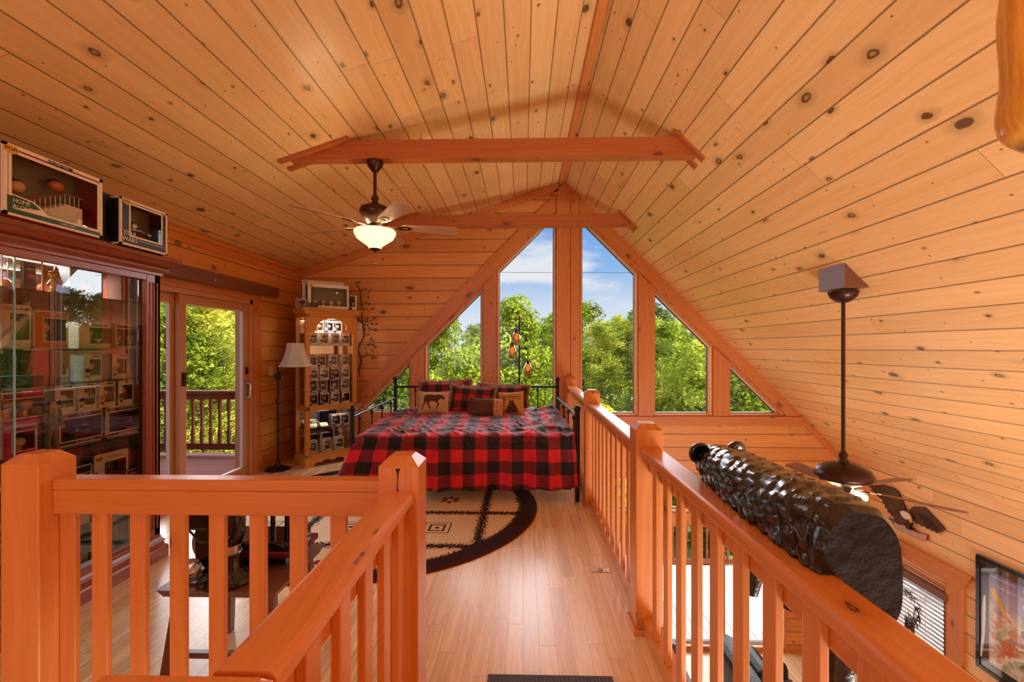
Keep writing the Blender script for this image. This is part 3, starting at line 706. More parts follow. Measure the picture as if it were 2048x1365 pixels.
body = [(-.115, .075), (-.09, .10), (-.03, .102), (.02, .095), (.06, .108), (.085, .098), (.105, .112), (.10, .085), (.13, .095), (.115, .072), (.145, .06), (.13, .048), (.12, .03), (.108, .045), (.09, .05), (.07, .035), (.055, .01), (.075, -.03), (.045, -.075), (.06, -.092), (.035, -.085), (.03, -.075), (.055, -.03), (.03, .0), (.0, .015), (-.04, .012), (-.055, -.02), (-.03, -.075), (-.022, -.09), (-.045, -.085), (-.075, -.02), (-.085, .015), (-.098, -.02), (-.125, -.06), (-.118, -.09), (-.138, -.085), (-.135, -.055), (-.115, -.01), (-.118, .04)]
decal('moose_print', [[(a*1.0, b*.92+.003) for a, b in body]], .38, .29, .06, M, BRNF, r_)
r_, M = pillow('cushion', 'small oblong cushion in ribbed brown with a buttoned peach end', .42, .23, .055, RIB, (-.44, 5.42, SZ-.015), R(-22), R(3), R(2))
decal('peach_panel', [[(.085, -.108), (.20, -.108), (.20, .108), (.085, .108)]], .42, .23, .055, M, PEACH, r_, .002)
for q in (.05, -.0, -.05): MB().ball((0, 0, 0), .008, 8).build('button', BRNF, r_, 0, M @ Vector((.12, -.048, q)))
r_, M = pillow('cushion', 'ochre cushion with a printed sitting bear and lettering', .31, .29, .055, ORNG, (-.135, 5.52, SZ-.015), R(-14), R(-2), R(-3))
bearp = [(-.06, -.115), (.06, -.115), (.085, -.10), (.07, -.07), (.05, -.02), (.03, .01), (.035, .025), (.02, .035), (.0, .03), (-.02, .035), (-.03, .02), (-.02, .0), (-.045, -.03), (-.06, -.07), (-.09, -.10)]
decal('bear_print', [bearp],   .31, .29, .055, M, BRNF, r_)
fr = lambda x0, z0, x1, z1, t: [[(x0, z0), (x1, z0), (x1, z0+t), (x0, z0+t)], [(x0, z1-t), (x1, z1-t), (x1, z1), (x0, z1)], [(x0, z0), (x0+t, z0), (x0+t, z1), (x0, z1)], [(x1-t, z0), (x1, z0), (x1, z1), (x1-t, z1)]]
decal('print_border', fr(-.11, .045, .11, .105, .004),   .31, .29, .055, M, BRNF, r_)
text('printed_lettering', 'Love Bears', .045, BRNF, r_, M @ Matrix.Translation((0, -.060, .075)) @ Matrix.Rotation(R(90), 4, 'X'), .0005, sx=.85)
# round rug
def rug():
    c = (-1.345, 4.30); m = bpy.data.materials.new('patchwork_rug'); m.use_nodes = True; n = NT(m.node_tree); b = n.n['Principled BSDF']
    tc = n.node('ShaderNodeTexCoord'); x, y, _ = n.sep(tc.outputs['Object'])
    jag = n.m('MULTIPLY', n.m('SUBTRACT', n.noise(n.xyz(x, y, 0), 48, 3, .75), .5), .26)
    rad = n.m('SQRT', n.m('ADD', n.m('MULTIPLY', x, x), n.m('MULTIPLY', y, y)))
    fx = n.m('ADD', x, .445); fy = n.m('ADD', y, .90)
    gx = n.m('DIVIDE', fx, .72); gy = n.m('DIVIDE', fy, .69)
    ix, iy = n.m('FLOOR', gx), n.m('FLOOR', gy); ax, ay = n.m('SUBTRACT', gx, ix), n.m('SUBTRACT', gy, iy)
    ex = n.m('MULTIPLY', n.m('MINIMUM', ax, n.m('SUBTRACT', 1.0, ax)), .72); ey = n.m('MULTIPLY', n.m('MINIMUM', ay, n.m('SUBTRACT', 1.0, ay)), .69)
    e = n.m('ADD', n.m('MINIMUM', ex, ey), jag)
    wn = n.white(n.xyz(ix, iy, 2.2), True); w1, w2, w3 = n.sep(wn)
    patch = n.ramp(w1, [(0, rgb(226, 204, 172)), (.35, rgb(214, 190, 150)), (.6, rgb(150, 136, 104)), (.8, rgb(232, 196, 160)), (1, rgb(210, 204, 170))])
    lx = n.m('MULTIPLY', n.m('SUBTRACT', ax, .5), .72); ly = n.m('MULTIPLY', n.m('SUBTRACT', ay, .5), .69)
    # motifs inside a patch: petals, rings or a square spiral
    pr = n.m('SQRT', n.m('ADD', n.m('MULTIPLY', lx, lx), n.m('MULTIPLY', ly, ly))); an = n.m('ARCTAN2', ly, lx)
    pet = n.m('MULTIPLY', n.m('LESS_THAN', pr, n.m('ADD', .03, n.m('MULTIPLY', n.m('ABSOLUTE', n.m('SINE', n.m('MULTIPLY', an, 3.0))), .07))), n.m('GREATER_THAN', pr, .035))
    sq = n.m('MAXIMUM', n.m('ABSOLUTE', lx), n.m('ABSOLUTE', ly)); sqr = n.m('MULTIPLY', n.m('LESS_THAN', n.m('FRACT', n.m('DIVIDE', sq, .05)), .34), n.m('LESS_THAN', sq, .11))
    rg = n.m('MULTIPLY', n.m('LESS_THAN', n.m('FRACT', n.m('DIVIDE', n.m('ADD', pr, n.m('MULTIPLY', an, .012)), .075)), .34), n.m('LESS_THAN', pr, .20))
    k = n.m('GREATER_THAN', w2, .66); k2 = n.m('GREATER_THAN', w2, .33)
    col = n.mix(n.m('MULTIPLY', pet, k), patch, rgb(130, 44, 40))
    col = n.mix(n.m('MULTIPLY', sqr, n.m('MULTIPLY', k2, n.m('SUBTRACT', 1.0, k))), col, rgb(66, 36, 30))
    col = n.mix(n.m('MULTIPLY', rg, n.m('SUBTRACT', 1.0, k2)), col, rgb(232, 224, 206))
    col = n.mix(n.ss(e, .036, .040, 1.0, 0.0), col, rgb(58, 38, 42))
    col = n.mix(n.ss(n.m('ADD', rad, n.m('MULTIPLY', jag, .7)), 1.30, 1.305), col, rgb(58, 38, 42))
    col = n.mix(n.ss(rad, 1.425, 1.43), col, rgb(62, 40, 46)); col = n.mix(n.ss(rad, 1.462, 1.465), col, rgb(90, 34, 34))
    col = n.mix(.35, col, n.ramp(n.noise(n.xyz(x, y, 0), 160, 2), [(.2, (0, 0, 0)), (.8, (1, 1, 1))]), 'OVERLAY')
    n.put(b.inputs['Base Color'], col); b.inputs['Roughness'].default_value = .95; b.inputs['Specular IOR Level'].default_value = .1
    mb = MB().lathe([(1.472, 0), (1.478, .006), (1.470, .012), (.0001, .013)], (0, 0, 0), 96)
    o = mb.build('round_rug', m, None, 0, (c[0], c[1], .001))
    tag(o, 'big round patchwork rug with a dark brown border under the bed', 'rug')
rug()
# ---------------------------------------------------------------- collectible boxes (generic figures inside)
def figure_parts(root, kind, w_, h, d, s=1.0, skin=SKIN, top=HAIR, suit=SUIT, x=0):
    """a plain big-headed toy figure standing in the carton"""
    m = MB(); hr = min(w_*.26, h*.17)*s; z0 = -h/2+h*.12; y = 0
    m.tube([(x-hr*.4, y, z0), (x-hr*.4, y, z0+hr*.9)], hr*.25, 8, 2).tube([(x+hr*.4, y, z0), (x+hr*.4, y, z0+hr*.9)], hr*.25, 8, 2)
    m.lathe([(hr*.45, z0+hr*.7), (hr*.7, z0+hr*1.2), (hr*.45, z0+hr*1.8)], (x, y, 0), 10, 2)
    m.ball((x, y, z0+hr*2.6), hr, 12, 0, (1.1, 1.0, .95)).ball((x, y+hr*.18, z0+hr*2.95), hr*.98, 12, 1, (1.12, .98, .85))
    return m.build('toy_figure', [skin, top, suit], root)
def carton(w_, h, d, side=BLACK, face=WHITE, band=None, winbox=None, bt=.004):
    """origin at the bottom centre, front looking along -Y; materials: side, face, band, inner"""
    band = band or side; m = MB(); a, b = w_/2, d/2
    wx0, wx1, wz0, wz1 = winbox or (-a*.42, a*.86, h*.20, h*.80)
    m.box((-a, b-bt, 0), (a, b, h), 3).box((-a, -b, 0), (-a+bt, b, h), 0).box((a-bt, -b, 0), (a, b, h), 0)
    m.box((-a, -b, 0), (a, b, bt), 0).box((-a, -b, h-bt), (a, b, h), 0)
    m.prism([(-a, 0), (a, 0), (a, h), (-a, h)], [[(wx0, wz0), (wx1, wz0), (wx1, wz1), (wx0, wz1)]], lambda p, q, t: (p, t, q), -b-.001, -b, 2)
    # pale edges of the print
    e = max(.0035, w_*.035); y0, y1 = -b-.0022, -b-.0008
    F_ = lambda x0, z0, x1, z1: m.box((x0, y0, z0), (x1, y1, z1), 1)
    F_(-a, 0, a, e); F_(-a, h-e, a, h); F_(-a, 0, -a+e, h); F_(a-e, 0, a, h)
    F_(wx0-e*.8, wz0-e*.8, wx1+e*.8, wz0); F_(wx0-e*.8, wz1, wx1+e*.8, wz1+e*.8); F_(wx0-e*.8, wz0, wx0, wz1); F_(wx1, wz0, wx1+e*.8, wz1)
    for sx_ in (-1, 1):                                # pale edges on the sides
        X0, X1 = (-a-.0012, -a) if sx_ < 0 else (a, a+.0012)
        m.box((X0, -b, 0), (X1, b, e*.7), 1).box((X0, -b, h-e*.7), (X1, b, h), 1).box((X0, -b, 0), (X1, -b+e*.6, h), 1).box((X0, b-e*.6, 0), (X1, b, h), 1)
    return m, (wx0, wx1, wz0, wz1)
GL_SHELF = glass('shelf_glass', (.90, .95, .94), .9, .06)
INNER = mat('carton_inner', rgb(130, 112, 100), .6); INNER2 = mat('carton_inner_plum', rgb(70, 52, 78), .6); INNER3 = mat('carton_inner_olive', rgb(120, 108, 84), .6)
def small_box(label, side, face, band, inner, skin, hair, suit, w_=.115, h=.165, d=.09, group=None, strip=True, top=WHITE):
    t = thing('collectible_box', label, 'toy box', (0, 0, 0), 0, group)
    m, (x0, x1, z0, z1) = carton(w_, h, d, side, face, band); m.build('carton', [side, face, band, inner], t)
    a, b = w_/2, d/2
    MB().box((-a+.006, -b-.003, h*.865), (a-.006, -b-.0018, h*.975), 0).build('title_panel', top, t)
    MB().box((-a*.1, -b-.0042, h*.895), (a*.7, -b-.0028, h*.945), 0).build('title_print', REDC if side is not BLACK else BLACK, t)
    MB().box((-a*.3, -b-.003, h*.045), (a-.008, -b-.0018, h*.125), 0).build('name_panel', face, t)
    MB().ball((-a*.62, -b-.002, h*.34), w_*.17, 12, 0, (1, .02, 1.05)).ball((-a*.62, -b-.0025, h*.39), w_*.165, 12, 1, (1, .02, .75)).lathe([(w_*.12, 0), (w_*.10, h*.10), (.0001, h*.13)], (-a*.62, -b-.002, h*.12), 10, 2, None, True, 1, .02).build('portrait_print', [skin, hair, suit], t)
    figure_parts(t, 0, w_, h, d, .95, skin, hair, suit, w_*.12).location = (0, 0, h/2)
    MB().add([(x0, -b-.0005, z0), (x1, -b-.0005, z0), (x1, -b-.0005, z1), (x0, -b-.0005, z1)], [(0, 1, 2, 3)]).build('clear_window', GL_BOX, t)
    return t
vs_ = mat('vinyl_pale', rgb(236, 204, 176), .4); vh2 = mat('vinyl_blond', rgb(196, 150, 84), .4); vh3 = mat('vinyl_grey', rgb(150, 146, 142), .4); vs3 = mat('vinyl_brown', rgb(120, 74, 50), .4)
KG = 'small figure boxes in the oak curio cabinet'
PROTO = [small_box('x', WHITE, WHITE, WHITE, INNER, vs_, HAIR, SUIT, group=KG),
         small_box('x', NAVY, WHITE, PLUM, INNER2, SKIN, HAIR, BLACK, group=KG),
         small_box('x', WHITE, WHITE, CREAM, INNER3, vs_, vh2, REDC, group=KG),
         small_box('x', PLUM, WHITE, NAVY, INNER2, vs_, vh3, BLUEC, group=KG),
         small_box('x', BLACK, WHITE, WHITE, INNER, vs3, HAIR, MAROON, group=KG)]
USED = set()
def put_small(k, loc, rz, label, group=KG, scale=None):
    if k not in USED: USED.add(k); o = PROTO[k]; o.location = loc; o.rotation_euler = (0, 0, rz); o['label'] = label; o['group'] = group
    else: o = dup(PROTO[k], loc, rz, label, group)
    if scale: o.scale = scale
    return o
# ---------------------------------------------------------------- oak curio cabinet in the corner
CZ = R(47); FL = Vector((-2.71, 5.61, 0)); DIR = Vector((math.cos(CZ), math.sin(CZ), 0)); NIN = Vector((-math.sin(CZ), math.cos(CZ), 0))
CW, CD, CH = .68, .34, 1.99
cc = FL+DIR*CW/2+NIN*CD/2
cur = thing('curio_cabinet', 'tall golden oak curio cabinet standing across the corner', 'display cabinet', tuple(cc), CZ)
a, b = CW/2, CD/2; ps = .055
m = MB()
for x0, y0 in ((-a, -b), (a-ps, -b), (-a, b-.03), (a-ps, b-.03)): m.box((x0, y0, .10), (x0+ps, y0+(.045 if y0 < 0 else .03), CH-.06), 0, 'z')
m.box((-a, -b, .10), (a, b, .15)).box((-a, -b, .70), (a, -b+.03, .765)).box((-a, b-.02, .70), (a, b, .765))
m.box((-a, -b+.03, .70), (-a+.02, b, .765), 0, 'y').box((a-.02, -b+.03, .70), (a, b, .765), 0, 'y')
m.box((-a, -b, CH-.10), (a, b, CH-.04)).box((-a, -b, CH-.04), (a, b, CH-.02))
m.build('carcass', W_OAK, cur, .003)
arch = [(-a+ps, CH-.10), (-a+ps, 1.69), (-a+ps+.05, 1.70), (-a+ps+.07, 1.73), (-a+ps+.10, 1.745)]
arch += [(.205*math.cos(t), 1.745+.135*math.sin(t)) for t in [math.pi-i*math.pi/16 for i in range(1, 16)]]
arch += [(a-ps-.10, 1.745), (a-ps-.07, 1.73), (a-ps-.05, 1.70), (a-ps, 1.69), (a-ps, CH-.10)]
MB().prism(arch, [], lambda p, q, t: (p, t, q), -b+.004, -b+.024).build('arched_header', W_OAK, cur, .002)
m = MB(); prof = [(0, CH-.05), (.018, CH-.05), (.022, CH-.03), (.045, CH-.005), (.05, CH), (.05, CH+.018), (0, CH+.018)]
def moulding(m, prof, a, b, mi=0):
    pts = []
    for (o, z) in prof:
        pts.append([(-a-o, b, z), (-a-o, -b-o, z), (a+o, -b-o, z), (a+o, b, z)])
    for i in range(len(prof)):
        j = (i+1) % len(prof)
        for k in range(3): m.add([pts[i][k], pts[i][k+1], pts[j][k+1], pts[j][k]], [(0, 1, 2, 3)], mi, False, (1, 0, 0) if k == 1 else (0, 1, 0))
    return m
moulding(m, prof, a, b).box((-a-.05, -b-.05, CH+.010), (a+.05, b, CH+.018)); m.build('crown', W_OAK, cur)
sk = [(-a-.015, 0), (-a+.10, 0), (-a+.115, .045), (-a+.15, .055), (-a+.18, .04), (-a+.21, .06), (-.06, .075), (-.03, .055), (0, .05), (.03, .055), (.06, .075), (a-.21, .06), (a-.18, .04), (a-.15, .055), (a-.115, .045), (a-.10, 0), (a+.015, 0), (a+.015, .12), (-a-.015, .12)]
m = MB().prism(sk, [], lambda p, q, t: (p, t, q), -b-.018, -b).box((-a-.015, -b, 0), (-a, b, .12), 0, 'y').box((a, -b, 0), (a+.015, b, .12), 0, 'y')
m.build('scalloped_base', W_OAK, cur, .002)
MB().box((-a+.03, b-.028, .15), (a-.03, b-.021, CH-.10)).build('mirror_back', MIRROR, cur)
MB().add([(-a+ps, -b+.018, .77), (a-ps, -b+.018, .77), (a-ps, -b+.018, 1.88), (-a+ps, -b+.018, 1.88)], [(0, 1, 2, 3)]).build('glass_door', GL_BOX, cur)
MB().add([(-a+ps, -b+.018, .15), (a-ps, -b+.018, .15), (a-ps, -b+.018, .70), (-a+ps, -b+.018, .70)], [(0, 1, 2, 3)]).build('glass_door', GL_BOX, cur)
for s_ in (-1, 1): MB().add([(s_*(a-.02), -b+.045, .15), (s_*(a-.02), b-.03, .15), (s_*(a-.02), b-.03, 1.9), (s_*(a-.02), -b+.045, 1.9)], [(0, 1, 2, 3)]).build('side_glass', GL_BOX, cur)
GLS = mat('glass_shelf', rgb(150, 190, 190), .1, 0, .3)
for z in (.455, 1.075, 1.525): MB().box((-a+.025, -b+.045, z), (a-.025, b-.032, z+.006)).build('glass_shelf', GL_SHELF, cur)
for z in (.735,): MB().box((-a+.025, -b+.03, z), (a-.025, b-.032, z+.02)).build('wood_shelf', W_OAK, cur)
MB().box((-.12, -b+.05, CH-.115), (.12, -b+.08, CH-.10)).build('added_glow_strip', mat('fill_strip', rgb(255, 240, 214), .4, emit=rgb(255, 236, 206), es=1.2), cur)  # glowing strip added to brighten the curio's contents
for z_, e_ in ((CH-.12, 1.3), (.69, .8)):  # added fill inside the curio, upper and lower part
    d = bpy.data.lights.new('curio_fill', 'AREA'); d.shape = 'RECTANGLE'; d.size = .40; d.size_y = .03; d.energy = e_; d.color = (1, .90, .76)
    o = bpy.data.objects.new('curio_fill', d); COL.objects.link(o); o.parent = cur; o.location = (0, -b+.06, z_); o.rotation_euler = (R(12), 0, 0)
def cpos(x, y, z): return tuple(cc+DIR*x+NIN*y+Vector((0, 0, z)))
ordn = ['first', 'second', 'third', 'fourth']
rows = [(1.7005, 'stacked topmost behind the arch', [-.10, .03, .145], [2, 3, 3], .10), (1.5325, 'on the top shelf under the arch', [-.222, -.078, .068, .208], [0, 0, 2, 0], 0),
        (1.2505, 'in the row above the middle shelf row', [-.215, -.10, .055, .215], [4, 1, 0, 2], .03), (1.0825, 'on the middle shelf', [-.215, -.072, .072, .212], [0, 0, 1, 0], 0),
        (.9265, 'in the upper row over the door rail', [-.215, -.09, .07, .215], [3, 1, 3, 0], .02), (.7585, 'in the lower row over the door rail', [-.215, -.072, .072, .215], [1, 1, 0, 4], 0),
        (.4625, 'on the low shelf beside the toy cars', [.085, .205], [1, 1], 0), (.1525, 'on the cabinet floor', [-.22, -.04, .13], [0, 2, 0], 0)]
for z, where, xs, ks, dy in rows:
    for i, (x, k) in enumerate(zip(xs, ks)):
        col_ = ['white', 'navy', 'cream', 'plum', 'white-and-black'][k]
        put_small(k, cpos(x, -.055+dy, z), CZ, '%s figure box %s, %s from the left' % (col_, where, ordn[i]))
def toy_car(label, loc, rz, body=WHITE, L=.16, W=.07):
    t = thing('toy_car', label, 'toy car', loc, rz, 'toy cars on shelves'); h = .026
    m = MB().prism([(-L/2, h*.5), (L/2, h*.5), (L/2, h*1.2), (L*.3, h*1.45), (L*.12, h*2.3), (-L*.2, h*2.3), (-L*.36, h*1.5), (-L/2, h*1.35)], [], lambda p, q, t_: (p, t_, q), -W/2, W/2)
    m.build('car_body', body, t, .004)
    for x in (-L*.3, L*.3):
        for y in (-W/2, W/2):
            MB().lathe([(h*.62, -.008), (h*.7, -.004), (h*.7, .004), (h*.62, .008)], (0, 0, 0), 14).build('wheel', RUBBER, t, 0, (x, y, h*.7), (R(90), 0, 0))
    return t
toy_car('white toy car with black wheels on the low curio shelf, left one', cpos(-.19, -.03, .4615), CZ+R(70), WHITE, .2, .09)
toy_car('white toy car with black wheels on the low curio shelf, right one', cpos(-.065, -.03, .4615), CZ+R(80), CREAM, .2, .09)
# boxes on top of the curio
def big_box(label, w_, h, d, side, face, band, inner, group, winbox=None, emblem=None):
    t = thing('collectible_box', label, 'toy box', (0, 0, 0), 0, group)
    m, wb = carton(w_, h, d, side, face, band, winbox); m.build('carton', [side, face, band, inner], t)
    x0, x1, z0, z1 = wb; b_ = d/2
    MB().add([(x0, -b_-.0005, z0), (x1, -b_-.0005, z0), (x1, -b_-.0005, z1), (x0, -b_-.0005, z1)], [(0, 1, 2, 3)]).build('clear_window', GL_BOX, t)
    return t, wb
FRONT = lambda x, y, z: Matrix.Translation((x, y, z)) @ Matrix.Rotation(R(90), 4, 'X')
def pop_mark(t, x, y, z, s):
    MB().ball((0, 0, 0), s, 14, 0, (1.25, .05, .75)).build('logo_burst', GOLD, t, 0, (x, y, z))
    text('logo_lettering', 'POP!', s*.95, BLACK, t, FRONT(x, y-s*.06, z), .0004)
def heads(t, n, x0, x1, z, r_, skin=ORANGEC):
    for i in range(n):
        x = x0+(x1-x0)*(i/(n-1) if n > 1 else .5)
        MB().ball((0, 0, r_*.9), r_, 12, 0, (1.1, 1, .95)).lathe([(r_*.6, -r_*.9), (r_*.4, 0)], (0, 0, 0), 10).build('toy_figure', SKIN, t, 0, (x, 0, z))
TG = 'boxes on top of the oak curio'; TZ = CH+.0185
t, wb = big_box('wide windowed box with blue spine at the front on top of the oak curio', .50, .315, .12, NAVY, WHITE, WHITE, INNER3, TG, (-.215, .225, .035, .27))
t.location = cpos(-.03, -.10, TZ); t.rotation_euler = (0, 0, CZ-R(12)); pop_mark(t, -.215, -.064, .285, .022)
heads(t, 4, -.15, .14, .065, .026); MB().box((-.245, -.0645, .012), (-.13, -.0615, .07)).build('corner_label', PLUM, t); MB().box((-.2515, -.04, .10), (-.2505, .04, .23)).build('spine_print', BLUEC, t)
MB().lathe([(.02, 0), (.0001, .004)], (0, 0, 0), 12).build('moon_print', SILVER, t, 0, (.13, .05, .23), (R(90), 0, 0))
t, wb = big_box('taller windowed box standing behind the blue-spined one on the curio', .52, .37, .10, BLACK, WHITE, CREAM, INNER3, TG, (-.225, .23, .05, .325))
t.location = cpos(-.035, .035, TZ+.03); t.rotation_euler = (0, 0, CZ-R(12)); pop_mark(t, -.225, -.054, .345, .022)
MB().box((-.006, -.0535, .05), (.006, -.0515, .325)).build('window_bar', WHITE, t)
t.location = cpos(-.035, .035, TZ)
t, wb = big_box('low dark box poking out at the left end of the curio top', .12, .11, .16, BLACK, WHITE, MAROON, INNER, TG)
t.location = cpos(-.335, -.03, TZ); t.rotation_euler = (0, 0, CZ-R(25))
heads(t, 2, -.02, .03, .03, .016)
t, wb = big_box('small windowed box with a red corner at the right end of the curio top', .125, .20, .09, BLACK, WHITE, WHITE, INNER3, TG, (-.032, .042, .05, .19))
t.location = cpos(.315, -.09, TZ); t.rotation_euler = (0, 0, CZ-R(35)); heads(t, 1, .01, .01, .075, .022); MB().box((-.058, -.0485, .006), (.0, -.0462, .04)).build('corner_label', REDC, t)
# ---------------------------------------------------------------- big cherry display cabinet on the left
X0, X1, Y0, Y1, H0 = XL+.05, -2.60, 1.30, 3.20, 2.06
cab = thing('display_cabinet', 'large cherry wood display cabinet with sliding glass doors full of toys', 'display cabinet', (X0, Y0, 0))
D = X1-X0; Wd = Y1-Y0
m = MB().box((0, 0, .16), (D, .05, H0), 0, 'z').box((0, Wd-.05, .16), (D, Wd, H0), 0, 'z')
m.box((0, 0, H0-.03), (D, Wd, H0), 0, 'y').box((0, 0, .14), (D, Wd, .17), 0, 'y'); m.build('carcass', W_CHERRY, cab, .003)
MB().box((.0, .05, .17), (.012, Wd-.05, H0-.03), 0, 'y').build('mirror_back', MIRROR, cab)
m = MB().box((D-.035, 0, .17), (D, .115, H0-.03), 0, 'z').box((D-.035, Wd-.115, .17), (D, Wd, H0-.03), 0, 'z').box((D-.035, .115, H0-.09), (D, Wd-.115, H0-.03), 0, 'y').box((D-.035, .115, .17), (D, Wd-.115, .20), 0, 'y')
for y in (.02, .05, .08, Wd-.03, Wd-.06, Wd-.09): m.tube([(D+.002, y, .22), (D+.002, y, H0-.10)], .007, 6)
m.build('face_frame', W_CHERRY, cab, .003)
def mould_x(m, prof):
    ring = [[(0, -o, z), (D+o, -o, z), (D+o, Wd+o, z), (0, Wd+o, z)] for o, z in prof]
    for i in range(len(prof)-1):
        for k in range(3): m.add([ring[i][k], ring[i][k+1], ring[i+1][k+1], ring[i+1][k]], [(0, 1, 2, 3)], 0, False, (0, 1, 0) if k == 1 else (1, 0, 0))
    m.add(ring[-1], [(0, 1, 2, 3)], 0, False, (0, 1, 0)); return m
mould_x(MB(), [(0, H0-.05), (.012, H0-.045), (.012, H0-.03), (.03, H0-.015), (.04, H0-.012), (.042, H0+.004), (.03, H0+.01), (.055, H0+.022), (.07, H0+.045), (.088, H0+.055), (.092, H0+.075), (.088, H0+.082)]).build('crown', W_CHERRY, cab)
m = mould_x(MB(), [(.035, 0), (.035, .075), (.03, .085), (.018, .095), (.016, .11), (.024, .12), (.012, .135), (.004, .15), (0, .165)]); m.build('plinth', W_CHERRY, cab)
gl = [(.10, .98), (.92, Wd-.10)]
for i, (ya, yb) in enumerate(gl):
    o = MB().add([(D-.018-.012*i, ya, .20), (D-.018-.012*i, yb, .20), (D-.018-.012*i, yb, H0-.09), (D-.018-.012*i, ya, H0-.09)], [(0, 1, 2, 3)]).build('glass_door', GL_CAB, cab)
    e = yb if i == 0 else ya
    MB().box((D-.021-.012*i, e-.004, .20), (D-.015-.012*i, e+.004, H0-.09)).build('glass_edge', GLS, o)
for z in (.52, .915, 1.295, 1.495, 1.815): MB().box((.013, .052, z-.008), (D-.04, Wd-.052, z)).build('glass_shelf', GL_SHELF, cab)
GC = 'toy boxes in the big display cabinet'
FX = X1-.095                                                         # front plane of the boxed toys
def yat(px_, X): return onX(px_, HY, X).y
def put(t, ya, yb, z, d=.1, x=None, tilt=0):
    """place a front-facing box so that it looks towards +X between two depths"""
    t.location = ((FX if x is None else x)-d/2, (ya+yb)/2, z); t.rotation_euler = (0, tilt, R(90)); return t
def shelf_box(label, px0, px1, z, h, side, face, band, inner, d=.10, group=GC, win=None, depth=0, nfig=1, title=None, tcol=BLACK, pop=True, name=None, fig=True):
    X = FX-depth; ya, yb = yat(px0, X), yat(px1, X); w_ = yb-ya
    t, wb = big_box(label, w_, h, d, side, face, band, inner, group, win and (win[0]*w_, win[1]*w_, win[2]*h, win[3]*h))
    put(t, ya, yb, z, d, X)
    if pop: pop_mark(t, -w_*.36, -d/2-.004, h*.90, min(.022, h*.09, w_*.12))
    if title: text('title_lettering', title, min(h*.11, w_*.85/len(title)*1.5), tcol, t, FRONT(w_*.08, -d/2-.0035, h*.90), .0004)
    if name: text('name_lettering', name, min(h*.10, w_*.7/len(name)*1.5), BLACK if face is WHITE and band is WHITE else WHITE, t, FRONT(w_*.10, -d/2-.0035, h*.085), .0004)
    return t, w_, wb
# inside, shelf by shelf
z5, z4, z3, z2 = 1.496, 1.296, .916, .521
t, w_, wb = shelf_box('white-edged figure box at the left end of the upper middle shelf', 2, 62, z5, .235, WHITE, WHITE, WHITE, INNER, title='STAR WARS', tcol=BLACK); figure_parts(t, 0, .14, .22, .1, 1, SKIN, HAIR, BLACK, .01).location = (0, 0, .12)
t, w_, wb = shelf_box('wide salmon-edged figure box with a long title on the upper middle shelf', 66, 136, z5, .215, MAROON, WHITE, ORANGEC, INNER, title='JEDI LUKE SKYWALKER', tcol=WHITE, d=.12); figure_parts(t, 0, .14, .20, .1, 1, SKIN, vh2, CREAM, 0).location = (0, 0, .11)
t, w_, wb = shelf_box('pale figure box with title strip, third along the upper middle shelf', 158, 226, z5, .165, CREAM, CREAM, CREAM, INNER3, title='PRINCESS LEIA', d=.12, depth=.03); figure_parts(t, 0, .12, .15, .1, 1, SKIN, HAIR, WHITE, 0).location = (0, 0, .09)
t, w_, wb = shelf_box('clear box with three small figures at the right end of the upper middle shelf', 231, 288, z5, .165, WHITE, CREAM, BRNF, INNER, title='TWO PACK', tcol=WHITE, win=(-.45, .45, .1, .80), pop=False)
heads(t, 2, -w_*.22, w_*.22, .05, .024)
for i, (p0, p1) in enumerate(((165, 206), (219, 259))):
    t = put_small(2 if i else 0, (0, 0, 0), 0, 'small white figure box on the narrow shelf, %s of two standing free' % ('right' if i else 'left'), GC)
    put(t, yat(p0, FX), yat(p1, FX), z4, .09)
BK = mat('red_book', rgb(176, 52, 40), .5)
o = MB().box((-.10, -.015, 0), (.10, .015, .19)).build('book', BK, None, .002, (FX-.12, yat(281, FX), z4)); tag(o, 'thin orange-red case upright at the right end of the narrow shelf', 'book')
o = MB().box((-.11, -.16, 0), (.11, .16, .05)).build('storage_case', NAVY, None, .004, (FX-.12, yat(28, FX), z4)); tag(o, 'flat navy case lying at the left end of the narrow shelf', 'case')
t, w_, wb = shelf_box('black box with two toy figures and a car, low on the deep shelf, far left', 2, 74, z3, .165, BLACK, WHITE, PINKC, INNER2, title='UNCLES', tcol=BLACK); heads(t, 2, -w_*.15, w_*.2, .045, .03)
t, w_, wb = shelf_box('pink and blue windowed box stacked upper left on the deep shelf', 2, 90, z3+.166, .20, TEAL, WHITE, PINKC, INNER, title='Vynl.', tcol=WHITE, win=(-.47, .47, .22, .72), pop=False, name='CROCKETT + TUBBS'); heads(t, 2, -w_*.22, w_*.2, .075, .035)
MB().box((-w_*.46, -.0545, .155), (-w_*.05, -.0520, .192)).build('title_patch', REDC, t)
t, w_, wb = shelf_box('wide plum box holding a black toy van on the deep shelf', 113, 205, z3, .20, MAROON, WHITE, PLUM, INNER2, title='A-TEAM', tcol=WHITE, win=(-.42, .46, .16, .80), name='A-TEAM VAN')
toy_car('black toy van inside the wide plum box', (FX-.05, (yat(113, FX)+yat(205, FX))/2+.03, z3+.042), R(90), BLACK, .13, .05)
t, w_, wb = shelf_box('wide plum box holding a black toy car, right end of the deep shelf', 211, 287, z3, .20, MAROON, WHITE, BLACK, INNER2, title='KNIGHT RIDER', tcol=WHITE, win=(-.42, .46, .16, .80), name='MICHAEL KNIGHT')
toy_car('black toy sports car inside the box at the right end of the deep shelf', (FX-.05, (yat(211, FX)+yat(287, FX))/2+.02, z3+.042), R(90), BLACK, .12, .05)
